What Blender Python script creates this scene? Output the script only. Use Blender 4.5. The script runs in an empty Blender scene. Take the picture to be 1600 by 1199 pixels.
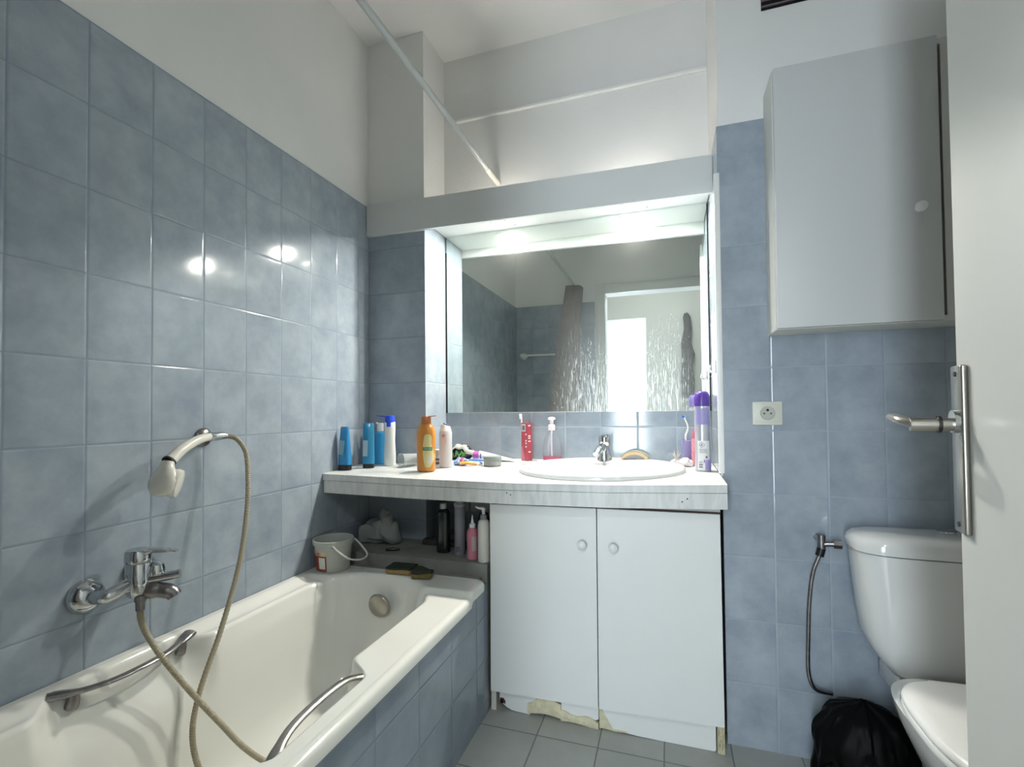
import bpy, bmesh, math, random
from mathutils import Vector, Matrix
random.seed(7)
PI = math.pi
S = bpy.context.scene
COL = S.collection

# ------------------------------------------------------------------ camera, world, lights, exposure
cam_d = bpy.data.cameras.new('camera')
cam = bpy.data.objects.new('camera', cam_d); COL.objects.link(cam)
_yaw, _pit, _rol = 0.3223, 0.0216, -0.0092
_cy, _sy, _cp, _sp, _cr, _sr = math.cos(_yaw), math.sin(_yaw), math.cos(_pit), math.sin(_pit), math.cos(_rol), math.sin(_rol)
_f = Vector((-_sy*_cp, _cy*_cp, _sp)); _r0 = Vector((_cy, _sy, 0)); _u0 = _r0.cross(_f)
_rt = _cr*_r0 + _sr*_u0; _up = -_sr*_r0 + _cr*_u0
cam.matrix_world = Matrix(((_rt.x, _up.x, -_f.x, 1.2805), (_rt.y, _up.y, -_f.y, -1.7179), (_rt.z, _up.z, -_f.z, 1.0685), (0, 0, 0, 1)))
cam_d.sensor_width = 36; cam_d.lens = 758.61/1600*36
cam_d.shift_x = (800-790.22)/1600; cam_d.shift_y = (627.12-599.5)/1600
cam_d.clip_start = 0.02
S.camera = cam

W = bpy.data.worlds.new('daylight'); S.world = W; W.use_nodes = True
W.node_tree.nodes['Background'].inputs[0].default_value = (0.86, 0.94, 1.0, 1)
W.node_tree.nodes['Background'].inputs[1].default_value = 5.0

def area(name, loc, rot, sx, sy, power, col):
    d = bpy.data.lights.new(name, 'AREA'); d.shape = 'RECTANGLE'; d.size = sx; d.size_y = sy
    d.energy = power; d.color = col
    o = bpy.data.objects.new(name, d); COL.objects.link(o); o.location = loc; o.rotation_euler = rot
    return o
area('window_daylight', (0.86, -3.64, 1.15), (PI/2, 0, 0), 0.38, 2.0, 50, (0.80, 0.91, 1.0))
_h = bpy.data.lights.new('hall_fill_light', 'POINT'); _h.energy = 30; _h.color = (0.90, 0.96, 1.0); _h.shadow_soft_size = 0.10  # added fill light in the hall, its source is not seen
_ho = bpy.data.objects.new('hall_fill_light', _h); COL.objects.link(_ho); _ho.location = (1.30, -2.45, 2.36)
BULB = 2200.0       # halogen bulb radiance
BULB_UP = 24.0

S.view_settings.view_transform = 'Standard'; S.view_settings.look = 'None'
S.view_settings.gamma = 1; S.view_settings.use_curve_mapping = False
S.view_settings.exposure = 0.1

# ------------------------------------------------------------------ helpers
def lin(c):
    if isinstance(c, str): c = tuple(int(c[i:i+2], 16)/255 for i in (0, 2, 4))
    return tuple((x/12.92 if x <= 0.04045 else ((x+0.055)/1.055)**2.4) for x in c) + (1,)

def mat(name, col, rough=0.5, metal=0.0, coat=0.0, trans=0.0, ior=1.45, alpha=1.0, emit=0.0, noise=0.0, nscale=20, bump=0.0, bscale=60, sss=0.0):
    m = bpy.data.materials.new(name); m.use_nodes = True
    nt = m.node_tree; b = nt.nodes['Principled BSDF']
    b.inputs['Base Color'].default_value = lin(col); b.inputs['Roughness'].default_value = rough
    b.inputs['Metallic'].default_value = metal; b.inputs['Coat Weight'].default_value = coat
    b.inputs['Transmission Weight'].default_value = trans; b.inputs['IOR'].default_value = ior
    b.inputs['Alpha'].default_value = alpha
    if sss: b.inputs['Subsurface Weight'].default_value = sss; b.inputs['Subsurface Scale'].default_value = 0.01
    if emit:
        b.inputs['Emission Color'].default_value = lin(col); b.inputs['Emission Strength'].default_value = emit
    tc = nt.nodes.new('ShaderNodeTexCoord')
    if noise:
        n = nt.nodes.new('ShaderNodeTexNoise'); n.inputs['Scale'].default_value = nscale; n.inputs['Detail'].default_value = 4
        nt.links.new(tc.outputs['Object'], n.inputs['Vector'])
        h = nt.nodes.new('ShaderNodeHueSaturation'); h.inputs['Color'].default_value = lin(col)
        mr = nt.nodes.new('ShaderNodeMapRange'); mr.inputs['From Min'].default_value = 0.3; mr.inputs['From Max'].default_value = 0.7
        mr.inputs['To Min'].default_value = 1-noise; mr.inputs['To Max'].default_value = 1+noise
        nt.links.new(n.outputs['Fac'], mr.inputs['Value']); nt.links.new(mr.outputs[0], h.inputs['Value'])
        nt.links.new(h.outputs[0], b.inputs['Base Color'])
    if bump:
        n = nt.nodes.new('ShaderNodeTexNoise'); n.inputs['Scale'].default_value = bscale; n.inputs['Detail'].default_value = 3
        nt.links.new(tc.outputs['Object'], n.inputs['Vector'])
        bp = nt.nodes.new('ShaderNodeBump'); bp.inputs['Strength'].default_value = bump; bp.inputs['Distance'].default_value = 0.004
        nt.links.new(n.outputs['Fac'], bp.inputs['Height']); nt.links.new(bp.outputs[0], b.inputs['Normal'])
    return m

def tile_mat(name, axis, off, w, h, c1, c2, grout, rough=0.12, voff=0.0, bumpw=0.15, vaxis='Z', gw=0.0016, gvfac=1.0):
    """ceramic tiles laid in world metres: joints every w along axis and every h along vaxis"""
    m = bpy.data.materials.new(name); m.use_nodes = True
    nt = m.node_tree; N = nt.nodes; L = nt.links; b = N['Principled BSDF']
    g = N.new('ShaderNodeNewGeometry'); sp = N.new('ShaderNodeSeparateXYZ'); L.new(g.outputs['Position'], sp.inputs[0])
    def M(op, a, v=None):
        n = N.new('ShaderNodeMath'); n.operation = op
        for i, x in enumerate((a, v)):
            if x is None: continue
            if isinstance(x, (int, float)): n.inputs[i].default_value = x
            else: L.new(x, n.inputs[i])
        return n.outputs[0]
    u = M('DIVIDE', M('SUBTRACT', sp.outputs[axis], off), w); v = M('DIVIDE', M('SUBTRACT', sp.outputs[vaxis], voff), h)
    def dist(t, size):
        f = M('FRACT', t); return M('MULTIPLY', M('MINIMUM', f, M('SUBTRACT', 1.0, f)), size)
    du, dv = dist(u, w), dist(v, h)
    d = M('MINIMUM', du, dv)
    mr = N.new('ShaderNodeMapRange'); mr.interpolation_type = 'SMOOTHSTEP'
    mr.inputs['From Min'].default_value = gw*0.55; mr.inputs['From Max'].default_value = gw*1.25; L.new(d, mr.inputs['Value'])
    mask = mr.outputs[0]
    # tile colour: cloudy glaze + per-tile shift
    n1 = N.new('ShaderNodeTexNoise'); n1.inputs['Scale'].default_value = 9; n1.inputs['Detail'].default_value = 6; n1.inputs['Roughness'].default_value = 0.62
    cmb = N.new('ShaderNodeCombineXYZ'); L.new(M('FLOOR', u), cmb.inputs[0]); L.new(M('FLOOR', v), cmb.inputs[1])
    wn = N.new('ShaderNodeTexWhiteNoise'); wn.noise_dimensions = '3D'; L.new(cmb.outputs[0], wn.inputs['Vector'])
    va = N.new('ShaderNodeVectorMath'); va.operation = 'MULTIPLY_ADD'; L.new(wn.outputs['Color'], va.inputs[0]); va.inputs[1].default_value = (3, 3, 3)
    L.new(g.outputs['Position'], va.inputs[2]); L.new(va.outputs[0], n1.inputs['Vector'])
    ramp = N.new('ShaderNodeMix'); ramp.data_type = 'RGBA'; ramp.inputs[6].default_value = lin(c1); ramp.inputs[7].default_value = lin(c2)
    mr2 = N.new('ShaderNodeMapRange'); mr2.inputs['From Min'].default_value = 0.3; mr2.inputs['From Max'].default_value = 0.7; L.new(n1.outputs['Fac'], mr2.inputs['Value'])
    L.new(mr2.outputs[0], ramp.inputs[0])
    hs = N.new('ShaderNodeHueSaturation'); L.new(ramp.outputs[2], hs.inputs['Color'])
    mr3 = N.new('ShaderNodeMapRange'); mr3.inputs['To Min'].default_value = 0.95; mr3.inputs['To Max'].default_value = 1.04; L.new(wn.outputs['Value'], mr3.inputs['Value']); L.new(mr3.outputs[0], hs.inputs['Value'])
    mx = N.new('ShaderNodeMix'); mx.data_type = 'RGBA'; mx.inputs[6].default_value = lin(grout); L.new(hs.outputs[0], mx.inputs[7]); L.new(mask, mx.inputs[0])
    L.new(mx.outputs[2], b.inputs['Base Color'])
    rr = N.new('ShaderNodeMapRange'); rr.inputs['To Min'].default_value = 0.5; rr.inputs['To Max'].default_value = rough; L.new(mask, rr.inputs['Value']); L.new(rr.outputs[0], b.inputs['Roughness'])
    # pillowed edges + slow waves
    mr4 = N.new('ShaderNodeMapRange'); mr4.interpolation_type = 'SMOOTHSTEP'; mr4.inputs['From Max'].default_value = 0.005; L.new(d, mr4.inputs['Value'])
    n2 = N.new('ShaderNodeTexNoise'); n2.inputs['Scale'].default_value = 14; n2.inputs['Detail'].default_value = 1; L.new(va.outputs[0], n2.inputs['Vector'])
    hgt = M('ADD', mr4.outputs[0], M('MULTIPLY', n2.outputs['Fac'], bumpw))
    bp = N.new('ShaderNodeBump'); bp.inputs['Strength'].default_value = 0.5; bp.inputs['Distance'].default_value = 0.0015
    L.new(hgt, bp.inputs['Height']); L.new(bp.outputs[0], b.inputs['Normal'])
    b.inputs['IOR'].default_value = 1.5
    return m

def obj(name, bm, m, parent=None, smooth=True, loc=None):
    me = bpy.data.meshes.new(name)
    bmesh.ops.recalc_face_normals(bm, faces=bm.faces[:])
    bm.to_mesh(me); bm.free()
    for x in (m if isinstance(m, (list, tuple)) else [m]): me.materials.append(x)
    if smooth:
        for p in me.polygons: p.use_smooth = True
        try: me.set_sharp_from_angle(angle=math.radians(38))
        except Exception: pass
    o = bpy.data.objects.new(name, me); COL.objects.link(o)
    if parent is not None: o.parent = parent
    if loc is not None: o.location = loc
    return o

def thing(name, label, cat, loc=(0, 0, 0), rz=0.0, group=None):
    o = bpy.data.objects.new(name, None); COL.objects.link(o); o.location = loc; o.rotation_euler = (0, 0, rz)
    o.empty_display_size = 0.05
    o['label'] = label; o['category'] = cat
    if group: o['group'] = group
    return o
def tag(o, label, cat, group=None, kind=None):
    o['label'] = label; o['category'] = cat
    if group: o['group'] = group
    if kind: o['kind'] = kind
    return o
def struct(name, bm, m, parent=None, smooth=True):
    o = obj(name, bm, m, parent, smooth)
    if parent is None: o['kind'] = 'structure'
    return o

def box(bm, lo, hi, bev=0.0, seg=2, mi=0):
    lo, hi = Vector(lo), Vector(hi)
    ret = bmesh.ops.create_cube(bm, size=1.0)
    vs = ret['verts']
    for v in vs:
        v.co = Vector([(lo[i]+hi[i])/2 + v.co[i]*(hi[i]-lo[i]) for i in range(3)])
    fs = set(f for v in vs for f in v.link_faces)
    if bev > 0:
        es = list(set(e for f in fs for e in f.edges))
        r = bmesh.ops.bevel(bm, geom=es, offset=bev, segments=seg, affect='EDGES', profile=0.5)
        fs = set(r['faces']) | set(f for f in fs if f.is_valid)
    for f in fs: f.material_index = mi
    return bm
def B(lo, hi, bev=0.0, seg=2):
    return box(bmesh.new(), lo, hi, bev, seg)

def loft(bm, rings, cap0=True, cap1=True, closed=True, mi=0):
    """rings: list of lists of points with the same count"""
    vr = [[bm.verts.new(p) for p in r] for r in rings]
    n = len(vr[0])
    for a, b in zip(vr, vr[1:]):
        for i in range(n if closed else n-1):
            j = (i+1) % n
            try: bm.faces.new((a[i], a[j], b[j], b[i])).material_index = mi
            except ValueError: pass
    if cap0: bm.faces.new(vr[0][::-1]).material_index = mi
    if cap1: bm.faces.new(vr[-1]).material_index = mi
    return vr

def selip(rx, ry, n=2.0, seg=32, cx=0, cy=0, z=0, ph=0.0):
    out = []
    for i in range(seg):
        t = 2*PI*i/seg + ph
        c, s = math.cos(t), math.sin(t)
        out.append((cx + rx*math.copysign(abs(c)**(2/n), c), cy + ry*math.copysign(abs(s)**(2/n), s), z))
    return out

def bottle(bm, prof, seg=32, n=2.0, mi=0):
    """prof: (z, rx, ry)"""
    return loft(bm, [selip(p[1], p[2] if len(p) > 2 else p[1], p[3] if len(p) > 3 else n, seg, z=p[0]) for p in prof], mi=mi)

def catmull(pts, k=8):
    pts = [Vector(p) for p in pts]
    P = [pts[0]*2-pts[1]] + pts + [pts[-1]*2-pts[-2]]
    out = []
    for i in range(1, len(P)-2):
        for j in range(k):
            t = j/k
            a, b, c, d = P[i-1], P[i], P[i+1], P[i+2]
            out.append(0.5*((2*b)+(c-a)*t+(2*a-5*b+4*c-d)*t*t+(3*b-a-3*c+d)*t**3))
    out.append(pts[-1]); return out

def tube(bm, pts, r, seg=12, cap=True, flat=1.0, up=None, mi=0):
    """r: number or list of radii; flat squashes the section along the frame's second axis"""
    pts = [Vector(p) for p in pts]; n = len(pts)
    rr = r if isinstance(r, (list, tuple)) else [r]*n
    T = [(pts[min(i+1, n-1)]-pts[max(i-1, 0)]).normalized() for i in range(n)]
    u = Vector(up) if up else (Vector((0, 0, 1)) if abs(T[0].z) < 0.9 else Vector((1, 0, 0)))
    rings = []
    for i in range(n):
        a = T[i].cross(u)
        if a.length < 1e-6: a = T[i].orthogonal()
        a.normalize(); bb = a.cross(T[i]).normalized()
        if not up: u = bb
        rings.append([pts[i] + rr[i]*(math.cos(2*PI*k/seg)*a + flat*math.sin(2*PI*k/seg)*bb) for k in range(seg)])
    return loft(bm, rings, cap, cap, mi=mi)

def prism(bm, poly, axis, a, b, mi=0):
    """extrude 2D poly between a and b on an axis ('X': pts (y,z), 'Y': (x,z), 'Z': (x,y))"""
    def p3(p, t):
        return {'X': (t, p[0], p[1]), 'Y': (p[0], t, p[1]), 'Z': (p[0], p[1], t)}[axis]
    v0 = [bm.verts.new(p3(p, a)) for p in poly]; v1 = [bm.verts.new(p3(p, b)) for p in poly]
    n = len(poly)
    for i in range(n):
        bm.faces.new((v0[i], v0[(i+1) % n], v1[(i+1) % n], v1[i])).material_index = mi
    bm.faces.new(v0[::-1]).material_index = mi; bm.faces.new(v1).material_index = mi
    return bm

def xform(bm, mtx, verts=None):
    bmesh.ops.transform(bm, matrix=mtx, verts=verts or bm.verts[:]); return bm

def label_patch(bm, prof_r, z0, z1, a0, a1, seg=12, off=0.0006, mi=0, ry=None, nz=1):
    """curved patch hugging a round body of radius prof_r between angles"""
    rows = []
    for k in range(nz+1):
        z = z0+(z1-z0)*k/nz
        rows.append([bm.verts.new(((prof_r+off)*math.cos(a0+(a1-a0)*i/seg), ((ry or prof_r)+off)*math.sin(a0+(a1-a0)*i/seg), z)) for i in range(seg+1)])
    for r0, r1 in zip(rows, rows[1:]):
        for i in range(seg):
            bm.faces.new((r0[i], r0[i+1], r1[i+1], r1[i])).material_index = mi
    return bm

def text_bm(s, size, depth=0.0004):
    c = bpy.data.curves.new('lettering', 'FONT'); c.body = s; c.size = size; c.extrude = depth; c.align_x = 'CENTER'; c.align_y = 'CENTER'
    c.resolution_u = 2
    o = bpy.data.objects.new('lettering', c); COL.objects.link(o)
    dg = bpy.context.evaluated_depsgraph_get(); dg.update()
    me = bpy.data.meshes.new_from_object(o.evaluated_get(dg))
    bm = bmesh.new(); bm.from_mesh(me)
    bpy.data.objects.remove(o); bpy.data.curves.remove(c); bpy.data.meshes.remove(me)
    return bm
def text_on_cyl(s, size, r, ang, z, hscale=1.0):
    bm = text_bm(s, size)
    for v in bm.verts:
        th = ang + v.co.x*hscale/r; rr = r + 0.0012 + v.co.z
        v.co = Vector((rr*math.cos(th), rr*math.sin(th), z+v.co.y))
    return bm

# ------------------------------------------------------------------ materials
TB1, TB2, GR = '8c98a4', 'a7b1ba', 'aebac6'
mt_left  = tile_mat('tiles_left', 'Y', -0.9587, 0.15, 0.2, TB1, TB2, '7f8d9c', 0.10)
mt_backY = tile_mat('tiles_back', 'X', 1.5902, 0.15, 0.2, TB1, TB2, '98a4b1', 0.12)
mt_pier  = tile_mat('tiles_pier', 'X', 0.0, 0.30, 0.2, TB1, TB2, '7d8b9a', 0.14)
mt_side  = tile_mat('tiles_pier_side', 'Y', 0.0, 0.60, 0.2, TB1, TB2, '9aa6b2', 0.12)
mt_mir   = tile_mat('tiles_below_mirror', 'X', 1.0080, 0.152, 0.2, TB1, TB2, 'a2aebb', 0.10)
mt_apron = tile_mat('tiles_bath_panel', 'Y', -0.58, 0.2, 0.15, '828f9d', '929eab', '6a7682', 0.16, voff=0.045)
mt_front = tile_mat('tiles_front', 'X', 0.0, 0.15, 0.2, TB1, TB2, '7f8d9c', 0.12)
mt_floor = tile_mat('tiles_floor', 'X', 0.853, 0.2, 0.2, 'a3a5a0', 'b0b2ad', '747672', 0.38, voff=-0.147, vaxis='Y', bumpw=0.05, gw=0.0022)
mt_paint = mat('white_paint', 'e9e9e7', 0.75, noise=0.02, nscale=4, bump=0.12, bscale=120)
mt_hall  = mat('hall_paint', 'a9a8a1', 0.75, noise=0.03, nscale=3, bump=0.1, bscale=100)
mt_ceil  = mat('ceiling_paint', 'e6e6e4', 0.85, bump=0.1, bscale=90)
mt_lam   = mat('white_laminate', 'dfe1df', 0.32, noise=0.012, nscale=6)
mt_lam2  = mat('white_laminate_edge', 'd2d2cd', 0.45)
mt_panel = mat('pelmet_white', 'd6d8d7', 0.4)
mt_ceramic = mat('white_ceramic', 'd6d7d5', 0.08, coat=0.4)
mt_tub   = mat('bath_enamel', 'e3e3dc', 0.10, coat=0.5, noise=0.015, nscale=5)
mt_chrome = mat('chrome', 'c9ccce', 0.08, metal=1.0)
mt_chrome_d = mat('worn_chrome', '8d8a8a', 0.3, metal=1.0, noise=0.2, nscale=60)
mt_steel = mat('brushed_metal', 'a8a49c', 0.28, metal=1.0)
mt_black = mat('black_plastic', '101214', 0.35)
mt_dark = mat('dark_gap', '0c0d0e', 0.8)
mt_white = mat('white_plastic', 'ececea', 0.3)
mt_cream = mat('cream_plastic', 'e2dfd4', 0.22, coat=0.3)
mt_rubber = mat('dark_rubber', '1a1414', 0.5)
mt_chip = mat('swollen_chipboard', 'cfc8aa', 0.85, noise=0.12, nscale=40, bump=0.6, bscale=60)
mt_brown = mat('brown_edge', '4a372c', 0.7)
mt_concrete = mat('painted_cement', '8a8a84', 0.85, noise=0.12, nscale=18, bump=0.4, bscale=70)
mt_doorp = mat('door_paint', 'd9dbd8', 0.45, noise=0.015, nscale=3)

def marble_mat():
    m = bpy.data.materials.new('marble_laminate'); m.use_nodes = True; nt = m.node_tree; N = nt.nodes; L = nt.links; b = N['Principled BSDF']
    tc = N.new('ShaderNodeTexCoord'); mp = N.new('ShaderNodeMapping'); mp.inputs['Rotation'].default_value = (0.2, 0.45, 0.3); mp.inputs['Scale'].default_value = (13, 5, 2.5)
    L.new(tc.outputs['Object'], mp.inputs[0])
    n = N.new('ShaderNodeTexNoise'); n.inputs['Scale'].default_value = 3.0; n.inputs['Detail'].default_value = 7; n.inputs['Roughness'].default_value = 0.6; n.inputs['Distortion'].default_value = 0.6
    L.new(mp.outputs[0], n.inputs['Vector'])
    r = N.new('ShaderNodeValToRGB'); L.new(n.outputs['Fac'], r.inputs[0])
    e = r.color_ramp.elements; e[0].position = 0.36; e[0].color = lin('bfc2bf'); e[1].position = 0.60; e[1].color = lin('d2d3d1')
    L.new(r.outputs[0], b.inputs['Base Color']); b.inputs['Roughness'].default_value = 0.33
    return m
mt_marble = marble_mat()

def mirror_mat():
    m = bpy.data.materials.new('mirror_glass'); m.use_nodes = True; nt = m.node_tree; N = nt.nodes; L = nt.links
    b = N['Principled BSDF']; b.inputs['Base Color'].default_value = (0.74, 0.79, 0.77, 1); b.inputs['Metallic'].default_value = 1; b.inputs['Roughness'].default_value = 0.0
    out = N['Material Output']
    g = N.new('ShaderNodeNewGeometry'); sp = N.new('ShaderNodeSeparateXYZ'); L.new(g.outputs['Position'], sp.inputs[0])
    mp = N.new('ShaderNodeMapping'); mp.inputs['Scale'].default_value = (430, 1, 20); L.new(g.outputs['Position'], mp.inputs[0])
    n = N.new('ShaderNodeTexNoise'); n.inputs['Scale'].default_value = 1; n.inputs['Detail'].default_value = 5; n.inputs['Roughness'].default_value = 0.7; L.new(mp.outputs[0], n.inputs['Vector'])
    # where the smears are: the lower right-hand two thirds, thinning upwards
    def MR(src, a, b2, c, d):
        x = N.new('ShaderNodeMapRange'); x.interpolation_type = 'SMOOTHSTEP'; x.inputs['From Min'].default_value = a; x.inputs['From Max'].default_value = b2
        x.inputs['To Min'].default_value = c; x.inputs['To Max'].default_value = d; L.new(src, x.inputs['Value']); return x.outputs[0]
    def MUL(a, c):
        x = N.new('ShaderNodeMath'); x.operation = 'MULTIPLY'
        for i, q in enumerate((a, c)):
            if isinstance(q, float): x.inputs[i].default_value = q
            else: L.new(q, x.inputs[i])
        return x.outputs[0]
    n3 = N.new('ShaderNodeTexNoise'); n3.inputs['Scale'].default_value = 7; n3.inputs['Detail'].default_value = 3; L.new(g.outputs['Position'], n3.inputs['Vector'])
    reg = MUL(MUL(MR(sp.outputs['X'], 0.72, 0.92, 0.0, 1.0), MR(sp.outputs['X'], 1.30, 1.42, 1.0, 0.35)), MR(sp.outputs['Z'], 1.06, 1.72, 1.0, 0.0))
    th = N.new('ShaderNodeMath'); th.operation = 'MULTIPLY_ADD'; L.new(reg, th.inputs[0]); th.inputs[1].default_value = -0.22; th.inputs[2].default_value = 0.72
    sub = N.new('ShaderNodeMath'); sub.operation = 'SUBTRACT'; L.new(n.outputs['Fac'], sub.inputs[0]); L.new(th.outputs[0], sub.inputs[1])
    st = MR(sub.outputs[0], 0.0, 0.07, 0.0, 1.0)
    # fine drops
    mp2 = N.new('ShaderNodeMapping'); mp2.inputs['Scale'].default_value = (330, 1, 120); L.new(g.outputs['Position'], mp2.inputs[0])
    n4 = N.new('ShaderNodeTexNoise'); n4.inputs['Scale'].default_value = 1; n4.inputs['Detail'].default_value = 1; L.new(mp2.outputs[0], n4.inputs['Vector'])
    dr = MUL(MR(n4.outputs['Fac'], 0.66, 0.72, 0.0, 1.0), MUL(MR(reg, 0.0, 0.9, 0.02, 1.0), MR(n3.outputs['Fac'], 0.4, 0.6, 0.2, 1.0)))
    ad = N.new('ShaderNodeMath'); ad.operation = 'ADD'; ad.use_clamp = True; L.new(st, ad.inputs[0]); L.new(dr, ad.inputs[1])
    haze = N.new('ShaderNodeMath'); haze.operation = 'MULTIPLY_ADD'; L.new(reg, haze.inputs[0]); haze.inputs[1].default_value = 0.16; haze.inputs[2].default_value = 0.015
    mxx = N.new('ShaderNodeMath'); mxx.operation = 'MAXIMUM'; L.new(MUL(ad.outputs[0], 0.62), mxx.inputs[0]); L.new(haze.outputs[0], mxx.inputs[1])
    d = N.new('ShaderNodeBsdfPrincipled'); d.inputs['Base Color'].default_value = (0.80, 0.82, 0.78, 1); d.inputs['Metallic'].default_value = 0.85; d.inputs['Roughness'].default_value = 0.42
    ms = N.new('ShaderNodeMixShader'); L.new(mxx.outputs[0], ms.inputs[0]); L.new(b.outputs[0], ms.inputs[1]); L.new(d.outputs[0], ms.inputs[2])
    L.new(ms.outputs[0], out.inputs['Surface'])
    return m
mt_mirror = mirror_mat()

# ------------------------------------------------------------------ the room
CEIL = 2.755
bm = box(bmesh.new(), (-0.25, -3.75, -0.1), (2.45, 0.55, 0.0)); struct('floor', bm, mt_floor, smooth=False)
bm = box(bmesh.new(), (-0.25, -1.84, CEIL), (2.45, 0.55, CEIL+0.1)); struct('ceiling', bm, mt_ceil, smooth=False)
bm = box(bmesh.new(), (-0.15, -1.84, 0), (-0.006, 0.55, CEIL), mi=0); box(bm, (-0.006, -1.70, 0), (0.0, 0.167, 2.002), mi=1)
struct('wall_left', bm, [mt_paint, mt_left], smooth=False)
# boxed pier in the far left corner: plastered, tiled on both faces up to the light pelmet
bm = box(bmesh.new(), (-0.006, 0.173, 0), (0.279, 0.5, CEIL), mi=0)
box(bm, (0.0, 0.167, 0), (0.285, 0.173, 1.94), mi=1); box(bm, (0.279, 0.173, 0), (0.285, 0.375, 1.92), mi=2)
struct('wall_back_left', bm, [mt_paint, mt_pier, mt_side], smooth=False)
bm = box(bmesh.new(), (0.279, 0.381, 0), (1.5, 0.5, CEIL), mi=0); box(bm, (0.285, 0.375, 0), (1.445, 0.381, 1.92), mi=1)
struct('wall_back', bm, [mt_paint, mt_mir], smooth=False)
bm = box(bmesh.new(), (1.451, 0.006, 0), (2.40, 0.381, CEIL), mi=0)
box(bm, (1.445, 0.0, 0), (2.30, 0.006, 2.0), mi=1); box(bm, (1.445, 0.006, 0), (1.451, 0.375, 2.0), mi=2)
struct('wall_back_right', bm, [mt_paint, mt_backY, mt_side], smooth=False)
bm = box(bmesh.new(), (2.30, -1.84, 0), (2.42, 0.006, CEIL)); struct('wall_right', bm, mt_paint, smooth=False)
# front wall with the doorway the photograph is taken through
bm = box(bmesh.new(), (-0.15, -1.84, 0), (0.79, -1.706, CEIL), mi=0); box(bm, (1.56, -1.84, 0), (2.42, -1.706, CEIL), mi=0); box(bm, (0.79, -1.84, 2.06), (1.56, -1.706, CEIL), mi=0)
box(bm, (0.0, -1.706, 0), (0.70, -1.70, 2.0), mi=1)
struct('wall_front', bm, [mt_paint, mt_front], smooth=False)
bm = bmesh.new()
box(bm, (0.71, -1.706, 0), (0.79, -1.690, 2.14), 0.003); box(bm, (1.56, -1.706, 0), (1.64, -1.690, 2.14), 0.003); box(bm, (0.79, -1.706, 2.06), (1.56, -1.690, 2.14), 0.003)
struct('trim_1', bm, mt_doorp)
# hall beyond the doorway
bm = box(bmesh.new(), (-0.25, -3.62, 0), (-0.15, -1.84, 2.6)); struct('wall_hall_left', bm, mt_hall, smooth=False)
bm = box(bmesh.new(), (2.3, -3.62, 0), (2.42, -1.84, 2.6)); struct('wall_hall_right', bm, mt_hall, smooth=False)
bm = bmesh.new(); box(bm, (1.05, -3.62, 0), (2.3, -3.5, 2.6)); box(bm, (-0.15, -3.62, 2.17), (1.05, -3.5, 2.6)); box(bm, (-0.15, -3.62, 0), (0.5, -3.5, 2.17)); box(bm, (0.5, -3.62, 0), (1.05, -3.5, 0.12))
struct('wall_hall_back', bm, mt_hall, smooth=False)
bm = box(bmesh.new(), (-0.25, -3.62, 2.6), (2.45, -1.84, 2.7)); struct('ceiling_hall', bm, mt_hall, smooth=False)
bm = bmesh.new()
for a, b_ in (((0.5, -3.56, 0.12), (0.535, -3.51, 2.17)), ((1.03, -3.56, 0.12), (1.05, -3.51, 2.17)), ((0.535, -3.56, 0.12), (1.03, -3.51, 0.16)), ((0.535, -3.56, 2.15), (1.03, -3.51, 2.17))):
    box(bm, a, b_, 0.002)
struct('window_1', bm, mt_white)

# narrow ledge high on the back wall of the recess, white corner bead beside the mirror
struct('trim_2', box(bmesh.new(), (0.33, 0.362, 2.440), (1.451, 0.381, 2.456), 0.003), mt_paint)
struct('trim_3', box(bmesh.new(), (1.434, -0.004, 0.862), (1.4515, 0.012, 1.845), 0.002), mt_white)

# ------------------------------------------------------------------ pelmet with spotlights above the mirror
pel = thing('light_pelmet', 'long white pelmet board above the mirror holding two spotlights', 'pelmet', (0, 0.147, 1.86))
bm = bmesh.new()
vs = [(0.003, 1.866), (1.443, 1.846), (1.443, 1.982), (0.003, 2.002)]
prism(bm, [(x, z-1.86) for x, z in vs], 'Y', 0.0, 0.019); obj('front_board', bm, mt_panel, pel, smooth=False)
bm = bmesh.new()
SX = (0.59, 1.155); SY = 0.278; SZ = 1.900
def soffit_with_holes(bm, x0, x1, y0, y1, z0, z1, cx, r):
    # strips between the holes, each hole framed by a square with a round cut-out
    n = 32
    def ringpts(c, half):
        sq = []; ci = []
        for i in range(n):
            t = 2*PI*i/n + PI/n; c_, s_ = math.cos(t), math.sin(t); k = half/max(abs(c_), abs(s_))
            sq.append((c+c_*k, SY+s_*k)); ci.append((c+r*c_, SY+r*s_))
        return sq, ci
    half = 0.06
    xs = [x0] + [v for c in cx for v in (c-half, c+half)] + [x1]
    for a, b in ((xs[0], xs[1]), (xs[2], xs[3]), (xs[4], xs[5])): box(bm, (a, y0, z0), (b, y1, z1))
    for c in cx:
        box(bm, (c-half, y0, z0), (c+half, SY-half, z1)); box(bm, (c-half, SY+half, z0), (c+half, y1, z1))
        sq, ci = ringpts(c, half)
        r1 = [[(x, y, z0) for x, y in sq], [(x, y, z1) for x, y in sq]]; r2 = [[(x, y, z1) for x, y in ci], [(x, y, z0) for x, y in ci]]
        loft(bm, [r1[1], r2[0], r2[1], r1[0]], False, False)
soffit_with_holes(bm, 0.287, 1.443, 0.167, 0.3745, SZ, SZ+0.016, SX, 0.031)
xform(bm, Matrix.Translation((0, -0.147, -1.86))); obj('soffit_board', bm, mt_panel, pel, smooth=False)
mt_bulb = mat('halogen_glow', 'fffbf0', 0.4, emit=BULB)
mt_bulbup = mat('halogen_back_glow', 'fff8ea', 0.4, emit=BULB_UP)
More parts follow.
